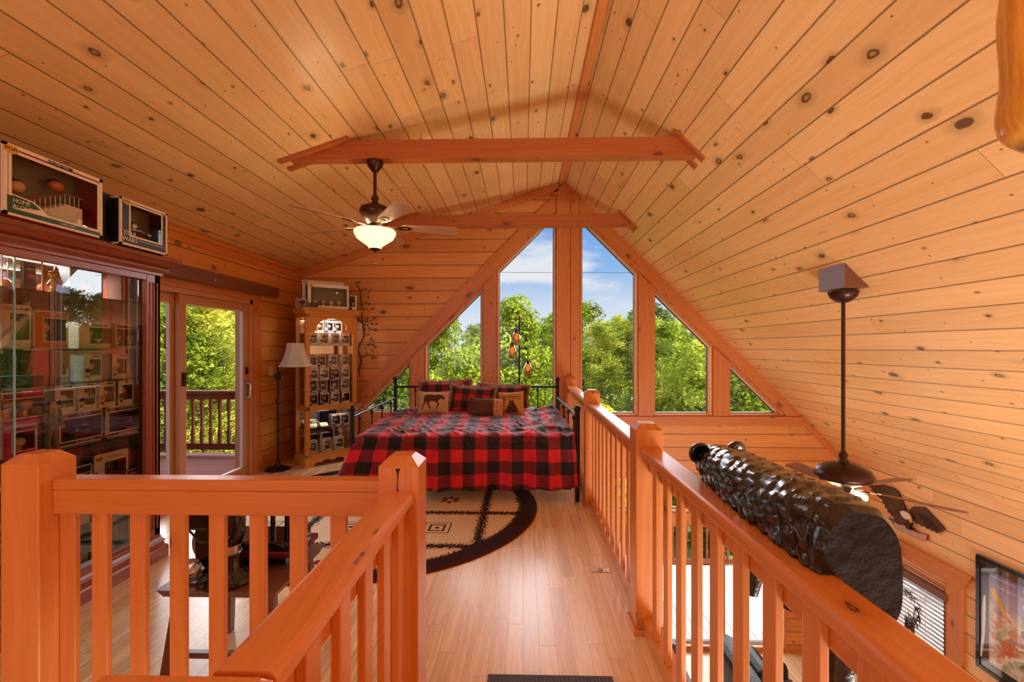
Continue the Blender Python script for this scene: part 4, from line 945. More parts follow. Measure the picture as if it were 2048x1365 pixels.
for i, (p0, p1) in enumerate(((106, 152), (155, 194), (196, 232), (234, 268))):
    t = put_small([0, 0, 2, 4][i], (0, 0, 0), 0, '%s head-window box from the left, stacked above the toy vehicle boxes' % ordn[i], GC); put(t, yat(p0, FX), yat(p1, FX), z3+.201, .09)
t, w_, wb = shelf_box('tall windowed box with a wide-brimmed hat, lower left of the second-lowest shelf', 120, 184, z2, .26, BLACK, WHITE, NAVY, INNER3, title='', pop=True)
t, w_, wb = shelf_box('tall windowed box with a wide-brimmed hat at the right of the second-lowest shelf', 188, 256, z2+.0, .30, BLACK, WHITE, CREAM, INNER3, title='Indiana', tcol=GOLD)
o = MB().lathe([(.055, 0), (.058, .004), (.03, .012), (.027, .035), (.018, .043), (.0001, .040)], (0, 0, 0), 20).build('toy_hat', SILVER, t, 0, (.0, -.0, .14))
t, w_, wb = shelf_box('blue carded toy car pack hanging in front on the second-lowest shelf', 170, 214, z2, .17, BLUEC, BLUEC, NAVY, BLACK, depth=-.045, d=.03, pop=False, title='DC', tcol=WHITE, win=(-.35, .4, .15, .55)); MB().tube([(-.03, 0, .17), (-.02, 0, .195), (.02, 0, .195), (.03, 0, .17)], .005, 6).build('hang_tab', BLUEC, t)
t, w_, wb = shelf_box('yellow carded toy pack left of the blue one on the second-lowest shelf', 146, 168, z2, .15, GOLD, GOLD, ORANGEC, BLACK, depth=-.045, d=.03, pop=False)
t, w_, wb = shelf_box('low dark box beside the blue pack on the second-lowest shelf', 216, 248, z2, .13, NAVY, WHITE, BLACK, INNER, depth=-.03, d=.06, pop=False)
t, w_, wb = shelf_box('low dark box at the right end of the second-lowest shelf', 252, 285, z2, .15, NAVY, WHITE, BLACK, INNER, depth=-.02, d=.10, pop=False)
for i, (p0, p1, h, dp) in enumerate(((98, 140, .22, .0), (146, 178, .30, .02), (182, 216, .24, 0), (222, 258, .20, .03))):
    t, w_, wb = shelf_box('%s pale box from the left on the cabinet floor behind the balusters' % ordn[i], p0, p1, .171, h, [NAVY, WHITE, TEAL, WHITE][i], WHITE, [WHITE, CREAM, WHITE, TEAL][i], INNER, d=.12, depth=dp)
# figure in a suit standing before the shelves (a toy)
ft = thing('action_figure', 'small toy figure in a grey-olive suit standing on the deep shelf', 'toy figure', (FX+.022, yat(97, FX), z3), R(90))
SU = mat('toy_suit', rgb(128, 122, 92), .7); SH = mat('toy_shirt', rgb(160, 184, 206), .7)
m = MB(); m.tube([(-.022, 0, .0), (-.022, .0, .07), (-.013, 0, .135)], [.012, .013, .018], 8, 0).tube([(.022, 0, 0), (.02, -.0, .07), (.013, 0, .135)], [.012, .013, .018], 8, 0)
m.lathe([(.024, .12), (.028, .15), (.026, .18), (.032, .21), (.024, .232), (.010, .238), (.009, .25)], (0, 0, 0), 12, 0, None, True, 1.2, .7)
m.tube([(-.038, 0, .22), (-.05, -.004, .175), (-.035, -.03, .145)], [.011, .010, .008], 8, 0).tube([(.038, 0, .22), (.048, 0, .175), (.042, -.014, .14)], [.011, .010, .008], 8, 0)
m.build('suit', SU, ft)
MB().prism([(-.007, .20), (.008, .20), (.013, .232), (-.013, .232)], [], lambda p, q, t_: (p, t_, q), -.0245, -.021).build('shirt', SH, ft)
MB().ball((0, 0, .265), .020, 12, 0, (.9, 1, 1.2)).ball((-.035, -.033, .142), .009, 8, 0).ball((.042, -.018, .134), .009, 8, 0).build('head', SKIN, ft)
MB().ball((0, .004, .273), .0205, 12, 0, (.95, 1, 1.05)).build('hair', HAIR, ft)
# top shelf: glass case, card, golden figure, hanging figure, scene box
t = thing('display_case', 'clear acrylic case on the top glass shelf at the far left', 'display case', (FX-.13, yat(20, FX-.1), 1.816)); w2 = .17
m = MB()
for p in ((-w2, -w2), (w2-.006, -w2), (-w2, w2-.006), (w2-.006, w2-.006)): m.box((p[0]*.6, p[1]*.6, 0), (p[0]*.6+.005, p[1]*.6+.005, .17))
m.build('case_edges', IVORY, t); MB().box((-.1, -.1, .002), (.1, .1, .165)).build('case_panes', GL_BOX, t); MB().ball((0, 0, .035), .03, 10).build('amber_stone', ORANGEC, t)
t = thing('souvenir_card', 'dark card reading MIAMI VICE standing on the top glass shelf', 'card', (FX-.10, yat(66, FX-.1), 1.816), R(90))
MB().box((-.05, 0, 0), (.05, .02, .17)).build('card_board', BLACK, t, .002); MB().box((-.036, -.002, .075), (.036, -.0002, .105)).build('pink_panel', PINKC, t)
text('title_lettering', 'MIAMI', .026, WHITE, t, FRONT(0, -.002, .128), .0004); text('title_lettering', 'VICE', .024, WHITE, t, FRONT(0, -.0035, .090), .0004)
t = thing('golden_figurine', 'small golden winged figurine on the top glass shelf', 'figurine', (FX-.06, yat(105, FX-.06), 1.816), R(90)); GF = mat('golden_plastic', rgb(206, 150, 62), .35, .4)
m = MB().lathe([(.03, 0), (.028, .012), (.012, .02), (.016, .05), (.020, .07), (.010, .085)], (0, 0, 0), 12).ball((0, 0, .11), .026, 12).tube([(.012, 0, .07), (.05, -.01, .06)], [.008, .005], 6).tube([(-.012, 0, .07), (-.04, -.01, .05)], [.008, .005], 6)
for i in range(5): m.prism([(0, .10), (-.03-.012*i, .17-.02*i), (-.05-.005*i, .150-.022*i)], [], lambda p, q, t_: (p, t_, q), .01+.002*i, .013+.002*i).prism([(0, .10), (.03+.012*i, .17-.02*i), (.05+.005*i, .150-.022*i)], [], lambda p, q, t_: (p, t_, q), .01+.002*i, .013+.002*i)
m.build('figurine_body', GF, t)
t, w_, wb = shelf_box('dark scene box with an orange moon picture on the top glass shelf', 140, 205, 1.816, .19, NAVY, NAVY, NAVY, PLUM, pop=False, depth=.06); MB().ball((0, 0, 0), .035, 16, 0, (1, .04, 1)).build('moon_picture', ORANGEC, t, 0, (-.02, -.054, .06))
t, w_, wb = shelf_box('brown picture box of a horse rider at the right of the top glass shelf', 243, 282, 1.816, .19, BRNF, BRNF, ORANGEC, BRNF, pop=False, depth=.06)
# boxes on the cabinet's crown
TZ2 = H0+.083; XF = -2.475; TG2 = 'large boxes on the big display cabinet'
def top_box(label, p0, p1, h, d, side, face, band, inner, X=XF, win=None):
    ya, yb = yat(p0, X), yat(p1, X); w_ = yb-ya; t, wb = big_box(label, w_, h, d, side, face, band, inner, TG2, win and (win[0]*w_, win[1]*w_, win[2]*h, win[3]*h))
    t.location = (X-d/2, (ya+yb)/2, TZ2); t.rotation_euler = (0, 0, R(90)); return t, w_, wb
t, w_, wb = top_box('large red and green edged window box with a toy staircase, on the display cabinet', 6, 204, .345, .14, REDC, WHITE, REDC, INNER3, win=(-.43, .44, .13, .88)); h = .345; b_ = .07
MB().prism([(-w_*.47, .012), (w_*.47, .012), (w_*.47, .03), (-w_*.12, .035), (-w_*.17, .06), (-w_*.24, .085), (-w_*.47, .095)], [], lambda p, q, t_: (p, t_, q), -b_-.0045, -b_-.002).build('green_banner', GREENC, t)
MB().prism([(-w_*.44, .035), (w_*.44, .035), (w_*.44, .04), (-w_*.11, .045), (-w_*.16, .07), (-w_*.24, .095), (-w_*.44, .105), (-w_*.44, .100), (-w_*.25, .090), (-w_*.17, .063)], [], lambda p, q, t_: (p, t_, q), -b_-.0048, -b_-.002).build('banner_edge', WHITE, t)
text('title_lettering', 'HOME', .028, CREAM, t, FRONT(-w_*.35, -b_-.005, .075), .0005); text('title_lettering', 'ALONE', .028, CREAM, t, FRONT(-w_*.34, -b_-.005, .047), .0005)
text('caption_lettering', 'HOME ALONE', .012, WHITE, t, FRONT(.05, -b_-.005, .022), .0004); text('caption_lettering', 'MARV / HARRY / KEVIN', .011, WHITE, t, FRONT(.0, -b_-.004, h*.955), .0004)
MB().box((-w_*.1, -b_-.0035, h*.93), (w_*.15, -b_-.0022, h*.98)).build('caption_patch', BLACK, t); pop_mark(t, -w_*.44, -b_-.005, h*.92, .028)
m = MB()
for i in range(11): m.box((-.10+.026*i, -.02, .045), (-.074+.026*i, .03, .06+.013*min(i, 7)), 0)
m.box((-.10, .0, .045), (w_*.42, .05, .055), 0).build('toy_stairs', WHITE, t)
m = MB()
for i in range(11): m.tube([(-.095+.026*i, -.02, .06+.013*min(i, 7)), (-.095+.026*i, -.02, .115+.013*min(i, 7))], .0022, 6)
m.build('toy_banisters', WHITE, t)
MB().tube([(-.11, -.02, .11), (.087, -.02, .208), (.19, -.02, .208)], .005, 6).build('toy_handrail', W_CHERRY, t)
for x, z, m_ in ((-w_*.36, .15, ORANGEC), (-w_*.25, .175, SKIN), (w_*.13, .245, ORANGEC)): MB().ball((0, 0, 0), .034, 14, 0, (1.1, .8, .9)).ball((0, .006, .012), .034, 14, 1, (1.12, .8, .75)).build('toy_figure', [m_, HAIR], t, 0, (x, .01, z))
m = MB().box((w_*.3, .01, .05), (w_*.38, .03, .11)).ball((w_*.34, .02, .14), .03, 10, 1, (1, .6, 1)).build('toy_shrub', [IVORY, GREENC], t)
t, w_, wb = top_box('black box with a dim window between the two lettered boxes on the cabinet', 202, 246, .30, .12, BLACK, BLACK, BLACK, INNER, X=XF-.06, win=(-.3, .25, .15, .80)); text('number_lettering', '52', .022, WHITE, t, FRONT(w_*.3, -.0645, .27), .0004)
t, w_, wb = top_box('black window box with a toy spaceship on the cabinet, lettered STAR WARS', 240, 334, .29, .13, BLACK, WHITE, BLACK, INNER, win=(-.30, .36, .24, .90)); b_ = .065
text('title_lettering', 'STAR', .040, WHITE, t, FRONT(-w_*.32, -b_-.005, .075), .0005); text('title_lettering', 'WARS', .040, WHITE, t, FRONT(-w_*.32, -b_-.005, .038), .0005)
text('caption_lettering', 'HAN SOLO IN THE MILLENNIUM FALCON', .0115, WHITE, t, FRONT(w_*.14, -b_-.004, .045), .0004); pop_mark(t, -w_*.38, -b_-.005, .27, .024)
text('number_lettering', '321', .016, WHITE, t, FRONT(w_*.44, -b_-.004, .27), .0004)
MB().ball((0, 0, .12), .085, 18, 0, (1, .5, .22)).box((.02, -.02, .11), (.11, .02, .125)).ball((-.02, 0, .15), .03, 10).build('toy_ship', SILVER, t)

for k_, y_ in enumerate((.55, 1.40)):  # added glowing strips and fill that brighten the cabinet's contents
    l_ = MB().box((D*.35, y_-.22, H0-.045), (D*.35+.03, y_+.22, H0-.031)).build('added_glow_strip', mat('fill_strip', rgb(255, 240, 214), .4, emit=rgb(255, 236, 206), es=1.2), cab)
    d = bpy.data.lights.new('cabinet_fill', 'AREA'); d.shape = 'RECTANGLE'; d.size = .03; d.size_y = .44; d.energy = 11; d.color = (1, .93, .82)
    o = bpy.data.objects.new('cabinet_fill', d); COL.objects.link(o); o.parent = cab; o.location = (D*.35+.015, y_, H0-.048)
# ---------------------------------------------------------------- ceiling fans
def lit_glass(name, col, es):
    m = mat(name, col, .35, 0, .2, emit=col, es=es); return m
BOWL = lit_glass('alabaster_bowl', rgb(255, 226, 168), 1.25)
def fan(label, loc, ztop, zmot, rmot, flat, blade_m, base, rb, zb, canopy_r, chain=True, blade_l=.69, pitch=12):
    t = thing('ceiling_fan', label, 'ceiling fan', loc); L = lambda z: z-loc[2]
    MB().lathe([(canopy_r*.98, L(ztop)), (canopy_r, L(ztop)-.012), (canopy_r*.86, L(ztop)-.045), (canopy_r*.5, L(ztop)-.075), (.028, L(ztop)-.085)], (0, 0, 0), 24).build('canopy', BRONZE, t)
    MB().tube([(0, 0, L(ztop)-.08), (0, 0, L(zmot[0])+.02)], .0135, 12).lathe([(.014, L(zmot[0])+.09), (.034, L(zmot[0])+.05), (.022, L(zmot[0])+.03), (.045, L(zmot[0]))], (0, 0, 0), 16).build('downrod', BRONZE, t)
    a, b = L(zmot[0]), L(zmot[1]); h = a-b
    prof = [(.03, a+.004), (rmot*.55, a-.02*h), (rmot*.93, a-.16*h), (rmot, a-.34*h), (rmot*.95, a-.5*h), (rmot*.72, a-.75*h), (rmot*.46, b)] if not flat else [(.03, a+.004), (rmot*.45, a-.06*h), (rmot*.86, a-.28*h), (rmot, a-.55*h), (rmot*.93, a-.72*h), (rmot*.6, a-.88*h), (rmot*.4, b)]
    MB().lathe(prof, (0, 0, 0), 36).build('motor_housing', BRONZE, t)
    zbl = b-.012
    for i in range(5):
        an = R(base+72*i); M = Matrix.Rotation(an, 4, 'Z') @ Matrix.Translation((0, 0, zbl)) @ Matrix.Rotation(R(-pitch), 4, 'X')
        w0, w1 = .050, .072; r0, r1 = .215, blade_l
        out = [(r0, -w0*.6), (r0+.03, -w0), (r1-.04, -w1), (r1, -w1*.55), (r1, w1*.55), (r1-.04, w1), (r0+.03, w0), (r0, w0*.6)]
        bl = MB().prism(out, [], lambda p, q, z: (p, q, z), -.003, .003, 0, (1, 0, 0), M).build('fan_blade', blade_m, t)
        MB().prism([(.09, -.014), (.17, -.012), (.215, -.036), (.27, -.03), (.30, 0), (.27, .03), (.215, .036), (.17, .012), (.09, .014)], [[(.225, -.018), (.262, -.014), (.275, 0), (.262, .014), (.225, .018)]], lambda p, q, z: (p, q, z), -.009, -.003, 0, (1, 0, 0), M).build('blade_iron', BRONZE, bl)
    z1, z0 = L(zb[0]), L(zb[1])
    MB().lathe([(.05, b), (.062, b-.015), (.05, z1+.012), (rb*.5, z1+.01), (rb*.5, z1)], (0, 0, 0), 24).build('light_fitter', BRONZE, t)
    h = z1-z0
    MB().lathe([(rb*.96, z1), (rb, z1-.06*h), (rb*.98, z1-.22*h), (rb*.86, z1-.45*h), (rb*.60, z1-.66*h), (rb*.36, z1-.85*h), (rb*.28, z0)], (0, 0, 0), 40).build('glass_bowl', BOWL, t)
    MB().lathe([(rb*.28, z0+.004), (rb*.25, z0-.008), (.012, z0-.016), (.007, z0-.03)], (0, 0, 0), 16).build('finial', BRONZE, t)
    if chain: MB().tube([(0, 0, z0-.02), (0, 0, z0-.115)], .0028, 6).lathe([(.003, z0-.115), (.018, z0-.122), (.02, z0-.128), (.004, z0-.132)], (0, 0, 0), 12).build('pull_chain', BRASS, t)
    for k in range(2):
        d = bpy.data.lights.new('bulb_light', 'POINT'); d.energy = 3.5; d.color = (1, .78, .5); d.shadow_soft_size = .03
        o = bpy.data.objects.new('bulb_light', d); COL.objects.link(o); o.parent = t; o.location = (.10 if k else -.10, -.03, z1+.02)
    return t
fan('bronze ceiling fan with glowing bowl and pull chain under the near ceiling beam', (-1.215, 3.708, 2.5), 3.035, (2.675, 2.515), .125, False, BLADE, 17, .168, (2.465, 2.315), .068)
fan('bronze ceiling fan on a long pole over the great room, right', (2.40, 3.47, .5), 1.925, (.645, .475), .195, True, BLADE2, 18, .15, (.415, .29), .10, False, .67, 10)
mb = MB(); y0, y1 = 3.33, 3.62                     # wedge block under the slope
mb.prism([(2.315, 1.937), (2.492, 1.937), (2.315, 2.114)], [], lambda a, b, t_: (a, t_, b), y0, y1, 0, (0, 1, 0))
o = mb.build('mounting_block', W_BROWN, None, .002); tag(o, 'brown wedge block on the sloping ceiling holding the long fan pole', 'block')
# ---------------------------------------------------------------- floor lamp by the patio door
LP = onZ(556, 940, 0)
t = thing('floor_lamp', 'dark bronze floor lamp with a pale panelled shade beside the oak curio', 'floor lamp', (LP.x, LP.y, 0))
DKB = mat('dark_bronze', rgb(56, 54, 56), .4, .6)
MB().lathe([(.150, 0), (.155, .008), (.135, .022), (.09, .032), (.05, .05), (.028, .075), (.022, .10), (.030, .115), (.018, .13)], (0, 0, 0), 8, 0, None, False).build('lamp_base', DKB, t)
MB().tube([(0, 0, .12), (0, 0, 1.24)], .0125, 10).lathe([(.0125, .60), (.018, .62), (.0125, .64)], (0, 0, 0), 12).lathe([(.0125, 1.10), (.034, 1.135), (.04, 1.15), (.02, 1.165), (.024, 1.19), (.012, 1.21)], (0, 0, 0), 12).build('lamp_pole', DKB, t)
MB().tube([(0, 0, 1.2), (-.005, 0, 1.27), (.03, 0, 1.31), (.12, 0, 1.33), (.22, 0, 1.34), (.22, 0, 1.42)], .009, 8).ball((-.004, 0, 1.285), .018, 10).build('lamp_arm', DKB, t)
SHADE = mat('shade_fabric', rgb(206, 208, 196), .8, bump=(60, .2))
def shade(n=6):
    prof = [(.195, 1.275), (.186, 1.285), (.160, 1.32), (.135, 1.37), (.115, 1.43), (.10, 1.49), (.094, 1.555)]
    m = MB().lathe(prof, (.22, 0, 0), n, 0, None, False, 1, 1, R(30)); return m
m = shade(); m.f = [f for f in m.f]; o = m.build('lamp_shade', SHADE, t)
m = MB()
for k in range(6):
    c_, s_ = math.cos(R(30+60*k)), math.sin(R(30+60*k)); m.tube([(.22+r_*c_, r_*s_, z) for r_, z in ((.195, 1.275), (.160, 1.32), (.135, 1.37), (.115, 1.43), (.10, 1.49), (.094, 1.555))], .0035, 5)
for r_, z in ((.195, 1.275), (.094, 1.555)): m.tube([(.22+r_*math.cos(R(30+60*k)), r_*math.sin(R(30+60*k)), z) for k in range(6)], .005, 6, closed=True)
m.build('shade_trim', IVORY, o)
MB().tube([(.03, 0, .03), (.10, -.04, .012), (.15, -.10, .006), (.20, 0, .006), (.2, .2, .006)], .003, 6).build('power_cord', IVORY, t)
# wall plates, valance, floor plate, mat
p = onX(542, 743, XL); o = MB().box((XL, p.y-.04, p.z-.06), (XL+.006, p.y+.04, p.z+.06)).box((XL, p.y-.008, p.z-.014), (XL+.012, p.y+.008, p.z+.014)).build('light_switch', IVORY, None, .002); tag(o, 'ivory light switch plate on the plank wall right of the patio door', 'light switch')
p = onX(578, 866, XL); o = MB().box((XL, p.y-.035, p.z-.058), (XL+.006, p.y+.035, p.z+.058)).box((XL, p.y-.014, p.z-.035), (XL+.009, p.y+.014, p.z-.01)).box((XL, p.y-.014, p.z+.01), (XL+.009, p.y+.014, p.z+.035)).build('wall_outlet', IVORY, None, .002); tag(o, 'ivory power outlet low on the plank wall behind the floor lamp', 'outlet')
t = thing('door_valance', 'long brown wooden valance box above the sliding patio door', 'valance', (XL, 4.4, 2.13))
MB().box((.026, -1.15, 0), (.12, 1.26, .125), 0, 'y').build('valance_board', W_BROWN, t, .004); MB().box((.1205, 1.10, .02), (.1225, 1.115, .03)).box((.1205, .05, .04), (.1225, .08, .055)).box((.1205, .05, .11), (.1225, .09, .118)).build('metal_clip', CHROME, t)
t = thing('floor_outlet', 'metal floor outlet plate set in the walkway boards', 'floor outlet', tuple(onZ(1200, 1142, 0)))
MB().box((-.062, -.028, 0), (.062, .028, .005)).build('cover_plate', CHROME, t, .002); MB().lathe([(.020, .005), (.020, .009), (.014, .010), (.0001, .0085)], (0, 0, 0), 20).build('round_cap', BRASS, t)
m = MB().box((-.16, 1.45, .001), (.405, 2.075, .010))
for i in range(34): m.tube([(-.152+i*.0166, 1.46, .010), (-.152+i*.0166, 2.068, .010)], .0055, 6)
GREY = mat('ribbed_mat', rgb(96, 98, 112), .85); o = m.build('door_mat', GREY); tag(o, 'grey ribbed mat at the very bottom of the walkway', 'mat')
# ---------------------------------------------------------------- metal branch on the window wall
t = thing('wall_sculpture', 'dark metal branch with curling leaves on the wall right of the oak curio', 'wall art', tuple(onY(722, 660, YG-.02)))
O = Vector(t.location); P7 = lambda x, y, o=0: onY(700+x/6.5, 550+y/6.5, YG-.03-o)-O
m = MB()
def st(pts, r_): m.tube([P7(*q) for q in pts], r_, 6)
st([(122, 1300), (110, 1240), (140, 1160), (150, 1110), (118, 1030), (103, 975), (115, 915), (150, 860), (176, 800), (182, 700), (160, 630), (125, 590), (95, 570)], .008)
st([(176, 780), (165, 640), (155, 500), (148, 380), (135, 280), (130, 190), (95, 140), (75, 105), (110, 92)], .006)
for q in ([(112, 925), (180, 905), (250, 900), (320, 845)], [(150, 1085), (200, 1060), (250, 1040), (300, 1065), (340, 1078)], [(172, 820), (215, 770), (255, 725), (300, 705), (345, 705)], [(180, 680), (200, 620), (260, 610), (320, 560)], [(160, 600), (215, 580), (230, 555)], [(150, 470), (200, 430), (250, 470), (300, 440)], [(148, 400), (200, 350), (255, 378)], [(140, 290), (190, 250), (240, 250), (262, 210)], [(132, 210), (180, 180), (240, 190)], [(240, 900), (310, 905), (330, 935)]): st(q, .004)
m.build('branch', IRON, t)
LEAFM = mat('bronze_leaf', rgb(120, 84, 60), .3, .8)
lv = [(115, 95, 10), (258, 212, 60), (238, 292, 100), (250, 382, 20), (298, 440, 70), (226, 592, 60), (318, 560, 40), (222, 655, 150), (245, 692, 160), (290, 640, 5), (332, 728, 140), (240, 780, 20), (280, 826, 100), (262, 845, 60), (330, 936, 120), (205, 955, 90), (288, 985, 100), (286, 1082, 110), (300, 912, 0), (215, 1020, 170), (110, 600, 30), (240, 915, 10), (330, 1078, 170), (345, 640, 0)]
for x, y, an in lv:
    c = P7(x, y, .02); M = Matrix.Translation(c) @ Matrix.Rotation(R(-an), 4, 'Y')
    L_ = .028; m = MB(); pts = [(-L_, 0), (-L_*.4, .010), (L_*.3, .009), (L_, 0), (L_*.3, -.009), (-L_*.4, -.010)]
    m.prism(pts, [], lambda a_, b_, t_: (a_, t_+abs(b_)*.6, b_), -.001, .001, 0, (1, 0, 0), M); m.build('leaf', LEAFM, t)
# ---------------------------------------------------------------- lamp with hanging amber glasses behind the bed
px = onY(1038.6, 700, 6.28); t = thing('pendant_floor_lamp', 'black pole floor lamp with three hanging amber glass shades behind the bed', 'floor lamp', (px.x, 6.28, 0))
zt = onY(1038, 636, 6.28).z
MB().lathe([(.13, 0), (.13, .015), (.02, .025), (.011, .04)], (0, 0, 0), 24).tube([(0, 0, .03), (0, 0, zt)], .0115, 10).build('lamp_pole', IRON, t)
MB().lathe([(.0115, zt), (.02, zt+.01), (.012, zt+.03), (.0001, zt+.05)], (0, 0, 0), 10).build('amber_finial', ORANGEC, t)
BULB = lit_glass('filament_bulb', rgb(255, 116, 50), .9)
for k, (x, y0_, y1_) in enumerate(((1032.8, 640, 660), (1024.5, 660, 687), (1055.7, 696, 722))):
    c0 = onY(x, y0_, 6.28); c1 = onY(x, y1_, 6.28); dx = c0.x-px.x; dy = -.04 if k == 1 else 0
    MB().tube([(0, 0, c0.z), (dx, dy, c0.z), (dx, dy, c1.z)], .0045, 6).build('arm', IRON, t)
    MB().lathe([(.008, c1.z+.01), (.02, c1.z), (.022, c1.z-.045), (.012, c1.z-.05)], (dx, dy, 0), 14).build('lamp_socket', IRON, t)
    g = MB().lathe([(.024, c1.z-.03), (.036, c1.z-.05), (.052, c1.z-.09), (.055, c1.z-.20), (.050, c1.z-.215)], (dx, dy, 0), 20); g.f = g.f[:-2]; g.mi = g.mi[:-2]; g.sm = g.sm[:-2]; g.uv = g.uv[:-2]
    g.build('amber_glass', GL_AMB, t)
    MB().lathe([(.010, c1.z-.045), (.026, c1.z-.09), (.027, c1.z-.12), (.0001, c1.z-.145)], (dx, dy, 0), 12).build('light_bulb', BULB, t)
# ---------------------------------------------------------------- low bench and what stands on it, behind the front railing
t = thing('bench', 'low grey-brown wooden bench with splayed legs behind the left railing', 'bench', (-1.32, 2.16, 0))
MB().prism([(-.27, -.23), (.26, -.23), (.26, .25), (-.27, .25)], [], lambda a_, b_, z: (a_*(1 if z > .43 else .93), b_*(1 if z > .43 else .93), z), .415, .450, 0, (1, 0, 0)).build('bench_top', W_STOOL, t, .004)
for sx_ in (-1, 1):
    for sy_ in (-1, 1):
        MB().prism([(-.022, -.022), (.022, -.022), (.022, .022), (-.022, .022)], [], lambda a_, b_, z, sx_=sx_, sy_=sy_: (sx_*(.20+(.415-z)*.10)+a_, sy_*(.17+(.415-z)*.10)+b_, z), 0, .415, 0, (0, 0, 1)).build('leg', W_STOOL, t, .003)
MB().box((-.19, -.19, .13), (.19, -.165, .155)).build('stretcher', W_STOOL, t)
t = thing('display_plinth', 'stepped black and maroon display plinth at the back of the low bench', 'plinth', (-1.30, 2.25, .45))
MB().box((-.24, -.11, .045), (.22, .13, .075)).build('maroon_step', MAROON, t, .006); MB().box((-.17, -.07, 0), (.15, .09, .045)).build('foot', GLOSSB, t); MB().box((-.22, -.09, .075), (.19, .11, .115)).build('black_step', GLOSSB, t, .006)
MB().tube([(.11, .03, .115), (.11, .03, .30)], .018, 10).tube([(.02, .05, .115), (.02, .05, .27)], .012, 10).build('upright', GLOSSB, t)
t = thing('black_ornament', 'glossy black column ornament with a metal collar standing on the low bench', 'ornament', (-1.335, 2.03, .45))
MB().lathe([(.115, 0), (.12, .012), (.10, .03), (.068, .045), (.058, .06), (.058, .125)], (0, 0, 0), 32).build('flared_base', GLOSSB, t)
MB().lathe([(.050, .125), (.050, .165)], (0, 0, 0), 32).build('metal_collar', CHROME, t)
MB().lathe([(.056, .165), (.066, .20), (.070, .26), (.066, .34), (.055, .38), (.02, .41), (.001, .415)], (0, 0, 0), 32).build('column', GLOSSB, t)
MB().tube([(.06, -.03, .36), (.10, -.05, .30), (.11, -.05, .24), (.06, -.06, .19), (-.08, -.07, .20), (-.16, -.06, .27)], .005, 8).build('cord', GLOSSB, t)
t = thing('black_case', 'black soft case at the left end of the low bench', 'case', (-1.50, 2.12, .45))
MB().box((-.07, -.05, .0), (.07, .14, .03)).box((-.07, -.05, .20), (.07, .14, .40)).box((-.06, .0, .03), (.06, .12, .20)).build('case_body', GLOSSB, t, .02)
t = thing('foil_bag', 'crumpled silver foil bag at the front left of the low bench', 'bag', (-1.50, 2.0, .45))
m = MB(); rg = random.Random(3); V = []
for j in range(9):
    for i in range(12):
        th, ph = 2*math.pi*i/12, math.pi*j/8; r_ = .055*(1+rg.uniform(-.22, .22)); V.append((r_*1.1*math.sin(ph)*math.cos(th), r_*.7*math.sin(ph)*math.sin(th), .055-r_*.9*math.cos(ph)))
m.add(V, [(j*12+i, j*12+(i+1) % 12, (j+1)*12+(i+1) % 12, (j+1)*12+i) for j in range(8) for i in range(12)]); m.build('bag_body', SILVER, t); MB().box((-.04, -.045, .02), (.02, -.038, .045)).build('printed_strip', BLACK, t)
# ---------------------------------------------------------------- carved black bear lying along the railing
BEARM = bpy.data.materials.new('carved_bear'); BEARM.use_nodes = True; n = NT(BEARM.node_tree); bb = n.n['Principled BSDF']
tc = n.node('ShaderNodeTexCoord'); x, y, z = n.sep(tc.outputs['Object'])
nz = n.noise(tc.outputs['Object'], 6, 3, .5, 0, True)
vm = n.node('ShaderNodeVectorMath', operation='MULTIPLY_ADD'); n.put(vm.inputs[0], nz); vm.inputs[1].default_value = (.05, .05, .05)
n.put(vm.inputs[2], n.xyz(n.m('MULTIPLY', x, 1.3), n.m('ADD', n.m('MULTIPLY', y, .55), n.m('MULTIPLY', z, .5)), n.m('MULTIPLY', z, 1.5)))
vo = n.node('ShaderNodeTexVoronoi', feature='F1'); vo.inputs['Scale'].default_value = 26; n.l.new(vm.outputs[0], vo.inputs['Vector'])
n.put(bb.inputs['Base Color'], n.ramp(n.noise(tc.outputs['Object'], 9, 4), [(.35, rgb(7, 7, 9)), (.75, rgb(26, 21, 21))]))
bb.inputs['Roughness'].default_value = .22; bb.inputs['Coat Weight'].default_value = .6; bb.inputs['Coat Roughness'].default_value = .12
bn = n.node('ShaderNodeBump'); bn.inputs['Strength'].default_value = .7; bn.inputs['Distance'].default_value = .007
n.put(bn.inputs['Height'], n.m('ADD', n.m('MULTIPLY', vo.outputs['Distance'], .35), n.m('MULTIPLY', n.noise(tc.outputs['Object'], 70, 4), .5))); n.l.new(bn.outputs[0], bb.inputs['Normal'])
ENDM = mat('bear_end_grain', rgb(38, 24, 18), .7, 0, 0, .15, bump=(26, .8))
BO = Vector((.78, 1.45, 1.0)); t = thing('carved_bear', 'glossy black chainsaw-carved bear lying along the right railing', 'carving', tuple(BO))
secs = [(2.02, .81, 1.045, .020, .015), (2.0, .81, 1.04, .05, .04), (1.94, .805, 1.04, .078, .055), (1.86, .80, 1.035, .098, .068), (1.78, .795, 1.03, .105, .082), (1.66, .79, 1.02, .108, .10), (1.5, .788, 1.005, .112, .118), (1.35, .785, .995, .113, .132), (1.22, .782, .99, .112, .146), (1.13, .778, .985, .108, .156), (1.075, .775, .98, .100, .155), (1.055, .772, .975, .090, .148)]
n_ = 132; V = []
def fine(secs, k):
    out = []
    for i in range(len(secs)-1):
        for j in range(k): f = j/k; out.append(tuple(a_*(1-f)+b_*f for a_, b_ in zip(secs[i], secs[i+1])))
    out.append(secs[-1]); return out
fs = fine(secs, 17)
